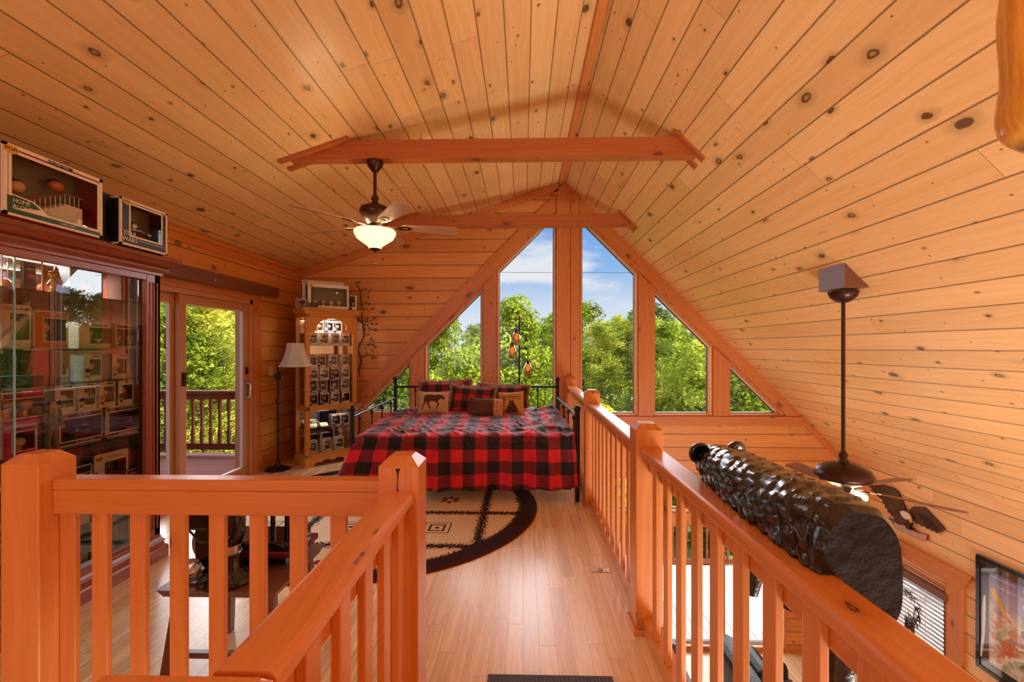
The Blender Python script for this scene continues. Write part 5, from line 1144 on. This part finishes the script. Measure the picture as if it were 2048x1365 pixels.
for (Y, X, Z, rx, rz) in fs:
    for k in range(n_):
        th = 2*math.pi*k/n_; c_, s_ = math.cos(th), math.sin(th); e = .82
        xx = math.copysign(abs(c_)**e, c_)*rx; zz = math.copysign(abs(s_)**e, s_)*rz
        d = noise.noise(Vector((c_*2.2, Y*9, s_*2.2)))*.007
        wv_ = noise.noise(Vector((c_*1.6, Y*7, s_*1.6)))*.5; cv = Y/.066+th*.8+wv_; ci = math.floor(cv); cu = th*18/6.2832+.5*(ci % 2)+wv_; fu = cu-math.floor(cu); fv = cv-ci
        if Y > 1.09: d += (.011*(1-(2*fu-1)**2)*(1-fv)**1.2-.004)*(.45+.55*min(1, max(0, abs(th-1.57)-.3)))
        p = Vector((X+xx*(1+d/.1), Y, Z+zz*(1+d/.12)))
        if p.x < .728: p.z = max(p.z, .9835)
        elif p.z < .9835: p.x = max(p.x, .726)
        V.append(p-BO)
mb = MB(); NS = len(fs)
mb.add(V, [(i*n_+k, (i+1)*n_+k, (i+1)*n_+(k+1) % n_, i*n_+(k+1) % n_) for i in range(NS-1) for k in range(n_)], 0, True)
mb.add(V[:n_], [tuple(range(n_))], 0); mb.add(V[-n_:], [tuple(range(n_))[::-1]], 1)
mb.build('bear_body', [BEARM, ENDM], t)
for x_, y_ in ((.715, 1.87), (.875, 1.90)):
    m = MB(); c = Vector((x_, y_, 1.075))-BO
    m.lathe([(.0001, -.014), (.026, -.014), (.041, -.007), (.045, .005), (.038, .015), (.020, .006), (.0001, .002)], (0, 0, 0), 18, 0, Matrix.Translation(c) @ Matrix.Rotation(R(105), 4, 'X') @ Matrix.Rotation(R(12), 4, 'Y')); m.build('ear', GLOSSB, t)
def limb(name, pts, rad):
    MB().tube([Vector(p)-BO for p in pts], rad, 14).build(name, BEARM, t)
limb('front_paw', [(.83, 1.60, .93), (.80, 1.575, .82), (.775, 1.56, .74), (.765, 1.55, .67)], [.05, .045, .038, .022])
limb('front_paw', [(.85, 1.40, .92), (.83, 1.38, .82), (.80, 1.37, .76), (.785, 1.36, .725)], [.05, .045, .04, .026])
limb('hind_leg', [(.83, 1.17, .95), (.815, 1.18, .80), (.80, 1.19, .62), (.795, 1.2, .42), (.80, 1.19, .30), (.79, 1.22, .27)], [.06, .055, .045, .042, .045, .03])
# ---------------------------------------------------------------- glossy carved log at the top right corner
LOGM = bpy.data.materials.new('glazed_log'); LOGM.use_nodes = True; n = NT(LOGM.node_tree); bb = n.n['Principled BSDF']
tc = n.node('ShaderNodeTexCoord'); x, y, z = n.sep(tc.outputs['Object'])
g = n.noise(n.xyz(n.m('MULTIPLY', x, 30), n.m('MULTIPLY', y, 30), n.m('MULTIPLY', z, 4)), 1, 4, .6)
n.put(bb.inputs['Base Color'], n.mix(n.ss(z, .0, .045, 1, 0), n.ramp(g, [(.3, rgb(220, 140, 36)), (.7, rgb(255, 204, 96))]), rgb(64, 34, 16))); bb.inputs['Roughness'].default_value = .2; bb.inputs['Coat Weight'].default_value = .5
bn = n.node('ShaderNodeBump'); bn.inputs['Strength'].default_value = .6; bn.inputs['Distance'].default_value = .01; n.put(bn.inputs['Height'], g); n.l.new(bn.outputs[0], bb.inputs['Normal'])
lc = ray(2084, 300); lc = Vector((0, 0, EYE))+lc*1.16; lo = Vector((lc.x, lc.y, 2.0)); ztop = 4.429-lo.x-.12
V = []; n_ = 28; NS = 60
for j in range(NS+1):
    z_ = (ztop-lo.z+.03)*j/NS
    for k in range(n_):
        th = 2*math.pi*k/n_; r_ = .078*(1-math.exp(-z_*28-.12))+.004*math.sin(z_*22+1)+.018*noise.noise(Vector((math.cos(th)*1.3, math.sin(th)*1.3, z_*5)))
        r_ = max(.012, r_); V.append((r_*math.cos(th), r_*math.sin(th), z_))
mb = MB().add(V, [(j*n_+k, j*n_+(k+1) % n_, (j+1)*n_+(k+1) % n_, (j+1)*n_+k) for j in range(NS) for k in range(n_)], 0, True).add(V[:n_], [tuple(range(n_))[::-1]])
o = mb.build('carved_log', LOGM, None, 0, tuple(lo)); tag(o, 'glossy orange carved log hanging from the ceiling at the top right corner', 'carved log')
# ---------------------------------------------------------------- eagle and flag, poster, blinds, wreath on the right wall
E7 = lambda x, y, X: onX(1720+x/8.03, 940+y/8.03, X)
ec = E7(760, 760, XR); t = thing('eagle_plaque', 'carved brown eagle with spread wings above the right window', 'wall carving', tuple(ec))
def relief(name, pts, m_, th, parent, d0=.0, zig=0, mis=None):
    P = [E7(x, y, XR)-Vector(parent.location) for x, y in pts]
    return MB().prism([(p.y, p.z) for p in P], [], lambda a_, b_, q: (-q, a_, b_), d0, d0+th, 0, (0, 1, 0)).build(name, m_, parent, .002)
EB = mat('eagle_brown', rgb(76, 42, 28), .45, 0, .2, bump=(40, .8)); EB2 = mat('eagle_dark', rgb(52, 28, 20), .45, 0, .2)
relief('left_wing', [(165, 265), (400, 240), (560, 290), (640, 350), (690, 470), (765, 640), (640, 710), (590, 790), (565, 740), (540, 745), (515, 690), (480, 690), (470, 630), (435, 610), (430, 550), (395, 530), (395, 480), (340, 450), (310, 410), (240, 385), (265, 360), (190, 330), (235, 318)], EB, .022, t, .004)
relief('right_wing', [(820, 650), (900, 590), (1060, 600), (1150, 690), (1300, 850), (1390, 950), (1350, 965), (1335, 1005), (1300, 990), (1270, 1020), (1235, 990), (1190, 985), (1160, 950), (1110, 955), (1080, 915), (1030, 915), (1000, 880), (930, 870), (870, 760)], EB, .022, t, .004)
relief('body', [(640, 700), (740, 655), (860, 700), (880, 800), (800, 870), (700, 885), (610, 830)], EB, .045, t, .004)
relief('head', [(738, 672), (800, 662), (870, 712), (908, 780), (880, 802), (822, 792), (768, 742)], WHITE, .02, t, .05)
relief('beak', [(885, 765), (915, 790), (908, 858), (880, 812)], GOLD, .016, t, .052)
relief('talons', [(785, 850), (862, 850), (850, 935), (905, 965), (860, 975), (805, 945)], EB2, .04, t, .006)
for i in range(9): relief('feather_line', [(410+i*26, 400+i*42), (425+i*26, 396+i*42), (480+i*24, 470+i*36), (470+i*24, 478+i*36)], mat('feather_tan', rgb(128, 84, 54), .5), .002, t, .0262)
for i in range(6): relief('feather_line', [(960+i*36, 700+i*14), (972+i*36, 694+i*14), (1130+i*40, 930+i*12), (1115+i*40, 930+i*12)], EB2, .002, t, .0262)
fl_ = thing('flag_carving', 'carved wooden stars and stripes flag under the eagle', 'wall carving', tuple(E7(780, 950, XR)))
top_ = [(460, 775), (600, 812), (830, 930), (960, 1010), (1112, 1045)]; bot_ = [(450, 865), (580, 912), (800, 1035), (980, 1112), (1100, 1138)]
relief('flag_board', top_+bot_[::-1], REDC, .025, fl_, .0)
for k in range(6):
    f0, f1 = (2*k+1)/13, (2*k+2)/13; A_ = [((a_[0]*(1-f0)+b_[0]*f0), (a_[1]*(1-f0)+b_[1]*f0)) for a_, b_ in zip(top_, bot_)]; B_ = [((a_[0]*(1-f1)+b_[0]*f1), (a_[1]*(1-f1)+b_[1]*f1)) for a_, b_ in zip(top_, bot_)]
    relief('white_stripe', A_+B_[::-1], WHITE, .002, fl_, .0252)
relief('blue_canton', [(455, 770), (580, 805), (572, 905), (450, 862)], mat('flag_blue', rgb(50, 66, 130), .5), .004, fl_, .0255)
for i in range(5):
    for j in range(3): relief('star', [(470+i*22, 792+i*6+j*26), (480+i*22, 790+i*6+j*26), (480+i*22, 802+i*6+j*26), (470+i*22, 802+i*6+j*26)], WHITE, .001, fl_, .0297)
# framed poster
t = thing('framed_poster', 'black framed poster with a yellow paddle on the right wall', 'poster', (XR, 4.06, -.98)); hw, hh = .36, .53
MB().prism([(-hw, -hh), (hw, -hh), (hw, hh), (-hw, hh)], [[(-hw+.035, -hh+.035), (hw-.035, -hh+.035), (hw-.035, hh-.035), (-hw+.035, hh-.035)]], lambda a_, b_, q: (-q, a_, b_), .001, .04, 0).build('frame', GLOSSB, t, .003)
MB().box((-.012, -hw+.03, -hh+.03), (-.004, hw-.03, hh-.03)).build('backing_board', mat('dark_backing', rgb(58, 48, 46), .5), t)
PO = bpy.data.materials.new('poster_art'); PO.use_nodes = True; n = NT(PO.node_tree); bb = n.n['Principled BSDF']; tc = n.node('ShaderNodeTexCoord'); x, y, z = n.sep(tc.outputs['Object'])
nn = n.noise(tc.outputs['Object'], 9, 4, .6, .4)
low = n.ramp(nn, [(.30, rgb(108, 116, 96)), (.42, rgb(196, 196, 150)), (.5, rgb(236, 226, 208)), (.58, rgb(206, 130, 80)), (.7, rgb(150, 160, 190))])
n.put(bb.inputs['Base Color'], n.mix(n.ss(n.m('ADD', z, n.m('MULTIPLY', nn, .12)), .10, .26), low, n.ramp(z, [(.2, rgb(176, 172, 204)), (.45, rgb(92, 90, 160))]))); bb.inputs['Roughness'].default_value = .35
a0, a1, b0, b1 = -hw+.10, hw-.10, -hh+.10, hh-.115
MB().box((-.014, a0, b0), (-.0125, a1, b1)).build('poster_print', PO, t)
YEL = mat('paddle_yellow', rgb(240, 186, 60), .5)
Q = lambda pts, m_, d, nme: MB().prism(pts, [], lambda a_, b_, q: (-q, a_, b_), d, d+.0008, 0).build(nme, m_, t)
Q([(a1-.01, .26), (a1-.04, .28), (a1-.09, .22), (a1-.14, .10), (a1-.16, .05), (a1-.12, .09), (a1-.04, .18)], YEL, .0142, 'paddle_shape')
Q([(a1-.14, .10), (a1-.38, -.12), (a1-.40, -.11), (a1-.16, .12)], WHITE, .0144, 'paddle_shaft')
Q([(a0+.03, .12), (a0+.20, .12), (a0+.24, .26), (a0+.18, .22), (a0+.16, .30), (a0+.10, .25), (a0+.03, .33)], WHITE, .0142, 'lodge_shape')
for i in range(3): Q([(a0+.06+i*.05, .16), (a0+.08+i*.05, .16), (a0+.08+i*.05, .19), (a0+.06+i*.05, .19)], BRNF, .0152, 'lodge_window')
for (u_, v_, r_, m_) in ((.10, -.02, .03, SKIN), (.22, -.06, .035, SKIN), (.05, -.16, .03, ORANGEC), (.30, .0, .03, vs3), (.16, -.2, .05, ORANGEC)):
    Q([(a1-u_+r_*math.cos(q*.7), v_+r_*1.3*math.sin(q*.7)) for q in range(9)], m_, .0148, 'figure_patch')
TM = Matrix(((0, 0, -1, -.0145), (-1, 0, 0, 0), (0, 1, 0, 0), (0, 0, 0, 1)))
def wall_text(body, y_, z_, s_): text('title_lettering', body, s_, WHITE, t, Matrix.Translation((0, y_, z_)) @ TM, .0003)
wall_text('DAN AYKROYD', a1-.12, b1-.035, .030); wall_text('JOHN CANDY', a0+.14, b1-.035, .030); wall_text('THE GREAT OUTDOORS', 0, b1-.11, .034)
MB().tube([(-.02, hw-.065, .17), (-.022, hw-.06, .05), (-.022, hw-.055, -.2), (-.022, hw-.03, -.42)], [.006, .013, .011, .010], 8).build('antler_strip', IVORY, t)
MB().add([(-.032, -hw+.035, -hh+.035), (-.032, hw-.035, -hh+.035), (-.032, hw-.035, hh-.035), (-.032, -hw+.035, hh-.035)], [(0, 1, 2, 3)]).build('frame_glass', GL_PIC, t)
t = thing('window_blind', 'brown slatted blind in the right window below the eagle', 'blind', (XR-.02, 5.3, -1.5))
MB().box((-.03, -.58, .42), (.03, .58, .50)).build('headrail', W_BROWN, t, .003)
m = MB()
for i in range(20):
    z_ = .39-i*.046; m.box((-.024, -.57, -.0012), (.024, .57, .0012), 0, 'y', Matrix.Translation((0, 0, z_)) @ Matrix.Rotation(R(10), 4, 'Y'))
m.build('slats', W_BROWN, t)
for y_ in (-.35, .35): MB().tube([(-.03, y_, .42), (-.03, y_, -.52)], .002, 4).build('lift_cord', IVORY, t)
t = thing('twig_wreath', 'dark feathery twig wreath hanging in front of the slatted blind', 'wreath', (XR-.09, 5.18, -1.38)); rg = random.Random(8); m = MB()
for i in range(150):
    a_ = rg.uniform(R(-60), R(240)); r_ = .18+rg.uniform(-.03, .03); p = Vector((rg.uniform(-.02, .02), r_*math.cos(a_), r_*math.sin(a_))); d = Vector((rg.uniform(-.2, .2), -math.sin(a_)+rg.uniform(-.7, .7), math.cos(a_)+rg.uniform(-.7, .7))).normalized()*.07
    m.tube([p, p+d*.5+Vector((0, 0, .006)), p+d], [.004, .003, .001], 4)
for i in range(40):
    p = Vector((0, rg.uniform(-.15, -.02), rg.uniform(-.2, .0))); m.tube([p, p+Vector((0, rg.uniform(-.05, .05), -.16))], [.004, .001], 4)
m.build('twigs', EB2, t)
# ---------------------------------------------------------------- great room below
def sofa(label, x0, x1, y0, y1, zt, mat_, back='x'):
    t = thing('sofa', label, 'sofa', ((x0+x1)/2, (y0+y1)/2, ZLOW)); a_, b_ = (x1-x0)/2, (y1-y0)/2; h = zt-ZLOW
    MB().box((-a_, -b_, .06), (a_, b_, .40)).build('seat_base', mat_, t, .04)
    MB().box((-a_, -b_, .3), (-a_+.26, b_, h)).build('backrest', mat_, t, .08)
    for s_ in (-1, 1): MB().box((-a_+.1, s_*b_-(.2 if s_ > 0 else 0), .2), (a_, s_*b_+(0 if s_ > 0 else .2), .62)).build('armrest', mat_, t, .07)
    k = max(1, round((2*b_-.4)/.65))
    for i in range(k): w_ = (2*b_-.4)/k; MB().box((-a_+.24, -b_+.2+i*w_+.005, .38), (a_-.01, -b_+.2+(i+1)*w_-.005, .52)).build('seat_cushion', mat_, t, .05); MB().box((-a_+.20, -b_+.2+i*w_+.01, .5), (-a_+.40, -b_+.2+(i+1)*w_-.01, h+.02)).build('back_cushion', mat_, t, .07)
    for sx_ in (-1, 1):
        for sy_ in (-1, 1): MB().box((sx_*(a_-.08)-.03, sy_*(b_-.08)-.03, 0), (sx_*(a_-.08)+.03, sy_*(b_-.08)+.03, .08)).build('leg', BLACK, t)
    return t
sofa('plum leather sofa down in the great room seen between the balusters', 1.02, 1.92, 3.7, 5.75, -1.92, PLUML)
sofa('black leather armchair down in the great room near the plant', 2.22, 3.05, 4.5, 5.45, -1.86, LEATHER)
t = thing('side_table', 'dark side table holding the potted plant in the great room', 'table', (2.75, 4.05, ZLOW))
MB().box((-.25, -.25, .52), (.25, .25, .55)).build('tabletop', W_STOOL, t, .004)
for sx_ in (-1, 1):
    for sy_ in (-1, 1): MB().box((sx_*.22-.02, sy_*.22-.02, 0), (sx_*.22+.02, sy_*.22+.02, .52)).build('leg', W_STOOL, t)
t = thing('potted_plant', 'leafy green potted plant on the side table in the great room', 'plant', (2.72, 4.12, ZLOW+.551)); LG = mat('plant_leaf', rgb(72, 140, 60), .5)
MB().lathe([(.06, 0), (.085, .02), (.095, .14), (.085, .14), (.08, .12), (.001, .12)], (0, 0, 0), 20).build('pot', IVORY, t)
m = MB(); rg = random.Random(2)
for i in range(260):
    v = Vector((rg.gauss(0, 1), rg.gauss(0, 1), rg.gauss(0, 1))).normalized()*rg.uniform(.06, .2); c = Vector((0, 0, .30))+v; d = Vector((rg.gauss(0, 1), rg.gauss(0, 1), rg.gauss(0, 1))).normalized(); e = d.orthogonal().normalized()
    m.add([c-d*.03, c+e*.014, c+d*.03, c-e*.014], [(0, 1, 2, 3)])
m.build('foliage', LG, t)
for i, (m_, lb) in enumerate(((WHITE, 'white magazine box beside the plant in the great room'), (BLACK, 'flat black box on the great room side table'))):
    o = MB().box((-.09, -.12, 0), (.09, .12, .05)).build('storage_box', m_, None, .004, (2.62+.18*i, 3.90+.02*i, ZLOW+.551)); tag(o, lb, 'box')
# ---------------------------------------------------------------- land and trees outside
def leaf_mat(name, dark, mid, light, sc=1.1):
    m = bpy.data.materials.new(name); m.use_nodes = True; n = NT(m.node_tree); n.n.clear()
    tc = n.node('ShaderNodeTexCoord'); oi = n.node('ShaderNodeObjectInfo')
    nz = n.noise(tc.outputs['Object'], sc, 3, .6); nf = n.noise(tc.outputs['Object'], 9, 1)
    f = n.m('ADD', n.m('ADD', n.m('MULTIPLY', nz, .7), n.m('MULTIPLY', nf, .45)), n.m('MULTIPLY', n.m('SUBTRACT', oi.outputs['Random'], .5), .16))
    col = n.ramp(f, [(.42, dark), (.58, mid), (.78, light)])
    d = n.node('ShaderNodeBsdfDiffuse'); n.put(d.inputs[0], col); t = n.node('ShaderNodeBsdfTranslucent'); n.put(t.inputs[0], n.mix(.3, col, light))
    mx = n.node('ShaderNodeMixShader'); mx.inputs[0].default_value = .18; n.l.new(d.outputs[0], mx.inputs[1]); n.l.new(t.outputs[0], mx.inputs[2])
    n.l.new(mx.outputs[0], n.node('ShaderNodeOutputMaterial').inputs[0]); return m
LM = [leaf_mat('leaf_broad', rgb(46, 68, 22), rgb(148, 164, 48), rgb(236, 232, 100)), leaf_mat('leaf_deep', rgb(40, 60, 24), rgb(104, 122, 44), rgb(184, 188, 78)), leaf_mat('leaf_pine', rgb(58, 80, 32), rgb(158, 166, 62), rgb(240, 228, 100))]  # dark and light tones also hold the crowns' shade and highlights
BARK = mat('bark', rgb(96, 78, 62), .9, bump=(8, .6))
def tree_mesh(kind, seed, n):
    rg = random.Random(seed); V, Fc = [], []; h = 1.0
    if kind == 'pine':
        nb = 150
        for i in range(nb):
            z = .14+.86*(i/nb)**.95; rmax = .27*(1-(z-.10)/.93)**.8+.012; a = rg.uniform(0, 6.283); r1 = rmax*rg.uniform(.7, 1.1)
            m_ = int(n/nb)
            for k in range(m_):
                t = rg.random()**.6; c = Vector((r1*t*math.cos(a), r1*t*math.sin(a), z-.05*t*r1*3+.03*t*t))+Vector((rg.gauss(0, .016), rg.gauss(0, .016), rg.gauss(0, .010)))
                d = Vector((math.cos(a), math.sin(a), rg.uniform(.0, .8))).normalized()+Vector((rg.gauss(0, .5), rg.gauss(0, .5), rg.gauss(0, .4))); d.normalize(); e = d.orthogonal().normalized(); e.rotate(Matrix.Rotation(rg.uniform(0, 6.28), 3, d))
                l, w_ = .016, .0028; b = len(V); V += [c-e*w_, c+e*w_, c+d*l+e*w_*.3, c+d*l-e*w_*.3]; Fc.append((b, b+1, b+2, b+3))
    else:
        cl = []
        for i in range(85):
            z = rg.random(); a = rg.uniform(0, 6.283); R_ = (.30 if kind == 'round' else .22)*math.sin(math.pi*min(1, z*.86+.12))**.7*(1 if kind == 'round' else (1.15-z*.75)); q = rg.random()**.35
            cl.append((Vector((R_*q*math.cos(a), R_*q*math.sin(a), .14+.83*z)), rg.uniform(.035, .075)))
        for i in range(n):
            c0, r_ = cl[rg.randrange(len(cl))]; v = Vector((rg.gauss(0, 1), rg.gauss(0, 1), rg.gauss(0, 1))).normalized(); c = c0+v*r_*rg.uniform(.75, 1.05)
            nn = (v+Vector((rg.gauss(0, .6), rg.gauss(0, .6), rg.gauss(.3, .6)))).normalized(); d = nn.orthogonal().normalized(); d.rotate(Matrix.Rotation(rg.uniform(0, 6.28), 3, nn)); e = nn.cross(d)
            s_ = rg.uniform(.0065, .011); b = len(V); V += [c-d*s_, c+e*s_*.6, c+d*s_, c-e*s_*.6]; Fc.append((b, b+1, b+2, b+3))
    me = bpy.data.meshes.new('foliage'); me.from_pydata([tuple(v) for v in V], [], Fc); me.update(); return me
def trunk_mb(kind, seed):
    rg = random.Random(seed); m = MB().tube([(0, 0, 0), (.004, .002, .3), (-.004, 0, .6), (0, 0, .93)], [.016, .012, .008, .002], 8)
    for i in range(9): a = rg.uniform(0, 6.28); z = .25+.06*i; m.tube([(0, 0, z), (.08*math.cos(a), .08*math.sin(a), z+.05), (.16*math.cos(a), .16*math.sin(a), z+.09)], [.006, .004, .001], 5)
    return m
KM = {}
for kd, key, sd, nn_, lm in (('round', 'broad', 1, 15000, 0), ('round', 'broad2', 2, 13000, 1), ('cone', 'tulip', 3, 15000, 0), ('pine', 'pine', 4, 16000, 2), ('pine', 'pine2', 5, 14000, 1)):
    me = tree_mesh(kd, sd, nn_); me.materials.append(LM[lm]); tm = trunk_mb(kd, sd); KM[key] = (me, tm)
TR = {}
def tree(key, x, y, zb, h, rz, label, wide=1.0, group='trees beyond the windows'):
    if key not in TR:
        t = thing('tree', label, 'tree', (x, y, zb), rz, group); f = bpy.data.objects.new('foliage', KM[key][0]); COL.objects.link(f); f.parent = t; KM[key][1].build('trunk', BARK, t); TR[key] = t
    else: t = dup(TR[key], (x, y, zb), rz, label, group)
    t.scale = (h*wide, h*wide, h); return t
def tree_at(key, px_, ytop, D, label, zb=-8, wide=1.0, rz=0):
    d = ray(px_, ytop); s_ = D/d.y; top = Vector((0, 0, EYE))+d*s_
    tree(key, top.x, top.y, zb, (top.z-zb)/.97, rz, label, wide)
tree_at('tulip', 1030, 606, 21, 'tall pointed leafy tree behind the hanging amber lamp', wide=1.0, rz=1)
tree_at('broad', 884, 640, 17, 'bright leafy tree at the left in the window beside the slanted board', wide=.95, rz=2)
tree_at('broad2', 760, 700, 15, 'leafy tree low in the leftmost triangular window', wide=.9, rz=.5)
tree_at('pine', 950, 664, 44, 'darker pine in the gap left of the amber lamp window', wide=1.2, rz=.3)
tree_at('broad2', 1090, 655, 50, 'distant round tree just left of the central post', wide=1.3, rz=3)
tree_at('pine', 1200, 668, 30, 'tall pine in the middle of the window right of the central post', wide=1.5, rz=2)
tree_at('pine2', 1255, 655, 34, 'tall pine at the right side of the window right of the central post', wide=1.5, rz=4)
tree_at('pine2', 1165, 700, 26, 'shorter pine close to the central post, right side', wide=1.3, rz=5)
tree_at('broad', 1345, 655, 30, 'bright leafy tree in the left half of the fifth window', wide=1.2, rz=1.2)
tree_at('broad', 1412, 690, 20, 'bright leafy tree at the right of the fifth window', wide=1.0, rz=4.1)
tree_at('tulip', 1500, 720, 19, 'leafy tree in the rightmost triangular window', wide=1.3, rz=2.2)
tree_at('broad2', 1310, 690, 24, 'leafy tree just right of the post between the fourth and fifth windows', wide=1.0, rz=2.9)
tree_at('pine', 372, 588, 15, 'bright young pine filling the left of the patio door view', zb=-5, wide=1.15, rz=1.5)
tree_at('pine', 455, 600, 17, 'tall bright pine at the right of the patio door view', zb=-5, wide=1.35, rz=3.3)
tree_at('pine', 405, 620, 12.5, 'nearest bright pine in the middle of the patio door view', zb=-5, wide=1.25, rz=.2)
tree_at('broad', 330, 640, 12, 'yellow-green tree beside the display cabinet in the narrow door pane', zb=-5, wide=1.0, rz=.9)
tree_at('broad', 500, 650, 24, 'leafy tree behind the right frame of the patio door', zb=-6, wide=1.1, rz=5.9)
rg = random.Random(77); side = ['far left', 'left', 'middle', 'right', 'far right']
k = 0
for D in (40, 58, 78):
    for i in range(15):
        u = -1.25+2.35*(i+rg.uniform(-.3, .3))/14; x = u*D; y = D*rg.uniform(.92, 1.08)
        px_ = 1046+910*x/y
        zb = -8+.03*(y-30)+(.055*max(0, x) if x > 0 else .01*x)
        h = rg.uniform(11.0, 13.0)+.035*(D-40)
        if 880 < px_ < 1000: h *= .92
        key = rg.choice(['broad2', 'pine2', 'broad', 'pine', 'tulip', 'broad2'])
        lab = '%s tree in the %s forest row, %s from the left end' % ({'broad2': 'deep green leafy', 'pine2': 'deep green pine', 'broad': 'bright leafy', 'pine': 'light green pine', 'tulip': 'slender leafy'}[key], {40: 'nearest', 58: 'middle', 78: 'farthest'}[D], '%d%s' % (i+1, {1: 'st', 2: 'nd', 3: 'rd'}.get(i+1, 'th')))
        tree(key, x, y, zb, h, rg.uniform(0, 6), lab, 1.25, 'forest rows on the hill')
for i in range(9):
    y = -2+4.2*i; x = -20-rg.uniform(0, 5)
    tree(['pine', 'broad', 'pine2'][i % 3], x, y, -6, rg.uniform(10.5, 12.5), i, '%s tree beyond the side deck, %d%s counted away from the house' % (['light pine', 'bright leafy', 'deep pine'][i % 3], i+1, {1: 'st', 2: 'nd', 3: 'rd'}.get(i+1, 'th')), 1.3, 'trees beyond the side deck')
for i in range(5):
    tree(['broad2', 'tulip', 'broad'][i % 3], 13+2*(i % 2), -1+3.6*i, -7, 9.5, i, 'leafy tree outside the right window, %d%s from the rear' % (i+1, {1: 'st', 2: 'nd', 3: 'rd'}.get(i+1, 'th')), 1.2, 'trees beside the right wall')
# land
GM = bpy.data.materials.new('forest_floor'); GM.use_nodes = True; n = NT(GM.node_tree); b = n.n['Principled BSDF']; tc = n.node('ShaderNodeTexCoord')
n.put(b.inputs['Base Color'], n.ramp(n.noise(tc.outputs['Object'], .35, 5, .65), [(.3, rgb(56, 74, 32)), (.55, rgb(110, 122, 58)), (.75, rgb(168, 160, 92))])); b.inputs['Roughness'].default_value = .95
V = []; N_ = 40
for j in range(N_+1):
    for i in range(N_+1):
        x = -150+300*i/N_; y = -30+210*j/N_
        z = -8.1+.03*max(0, y-30)+(.055*max(0, x) if y > 15 else 0)*min(1, max(0, y-15)/20)+(2.0 if x < -6 and y < 20 else 0)*min(1, max(0, -6-x)/3)+.5*noise.noise(Vector((x*.05, y*.05, 0)))
        V.append((x, y, z-.3))
o = MB().add(V, [(j*(N_+1)+i, j*(N_+1)+i+1, (j+1)*(N_+1)+i+1, (j+1)*(N_+1)+i) for j in range(N_) for i in range(N_)], 0, True).build('ground', GM); o['kind'] = 'structure'
# yellow flowering bush near the sill
t = thing('yellow_bush', 'yellow-green bush top just above the sill right of the central post', 'bush', (1.55, 9.6, -3.0)); m = MB(); rg = random.Random(5); YL = leaf_mat('leaf_yellow', rgb(130, 140, 30), rgb(206, 200, 40), rgb(246, 226, 60))
for i in range(2600):
    v = Vector((rg.gauss(0, 1), rg.gauss(0, 1), rg.gauss(0, 1))).normalized(); c = Vector((v.x*.75, v.y*.6, 2.0+v.z*1.32)); d = Vector((rg.gauss(0, 1), rg.gauss(0, 1), rg.gauss(0, 1))).normalized(); e = d.orthogonal().normalized()
    m.add([c-d*.06, c+e*.03, c+d*.06, c-e*.03], [(0, 1, 2, 3)])
m.build('foliage', YL, t); MB().tube([(0, 0, 0), (0, 0, 2.2)], .05, 8).build('stem', BARK, t)
# utility wire crossing the windows
a_, b_ = onY(900, 545, 30), onY(1400, 546, 30); o = MB().tube([a_+Vector((-12, 0, 0)), a_, b_, b_+Vector((12, 0, 0))], .012, 5).build('power_line', RUBBER)
tag(o, 'thin dark overhead wire crossing the sky in the two central windows', 'wire')
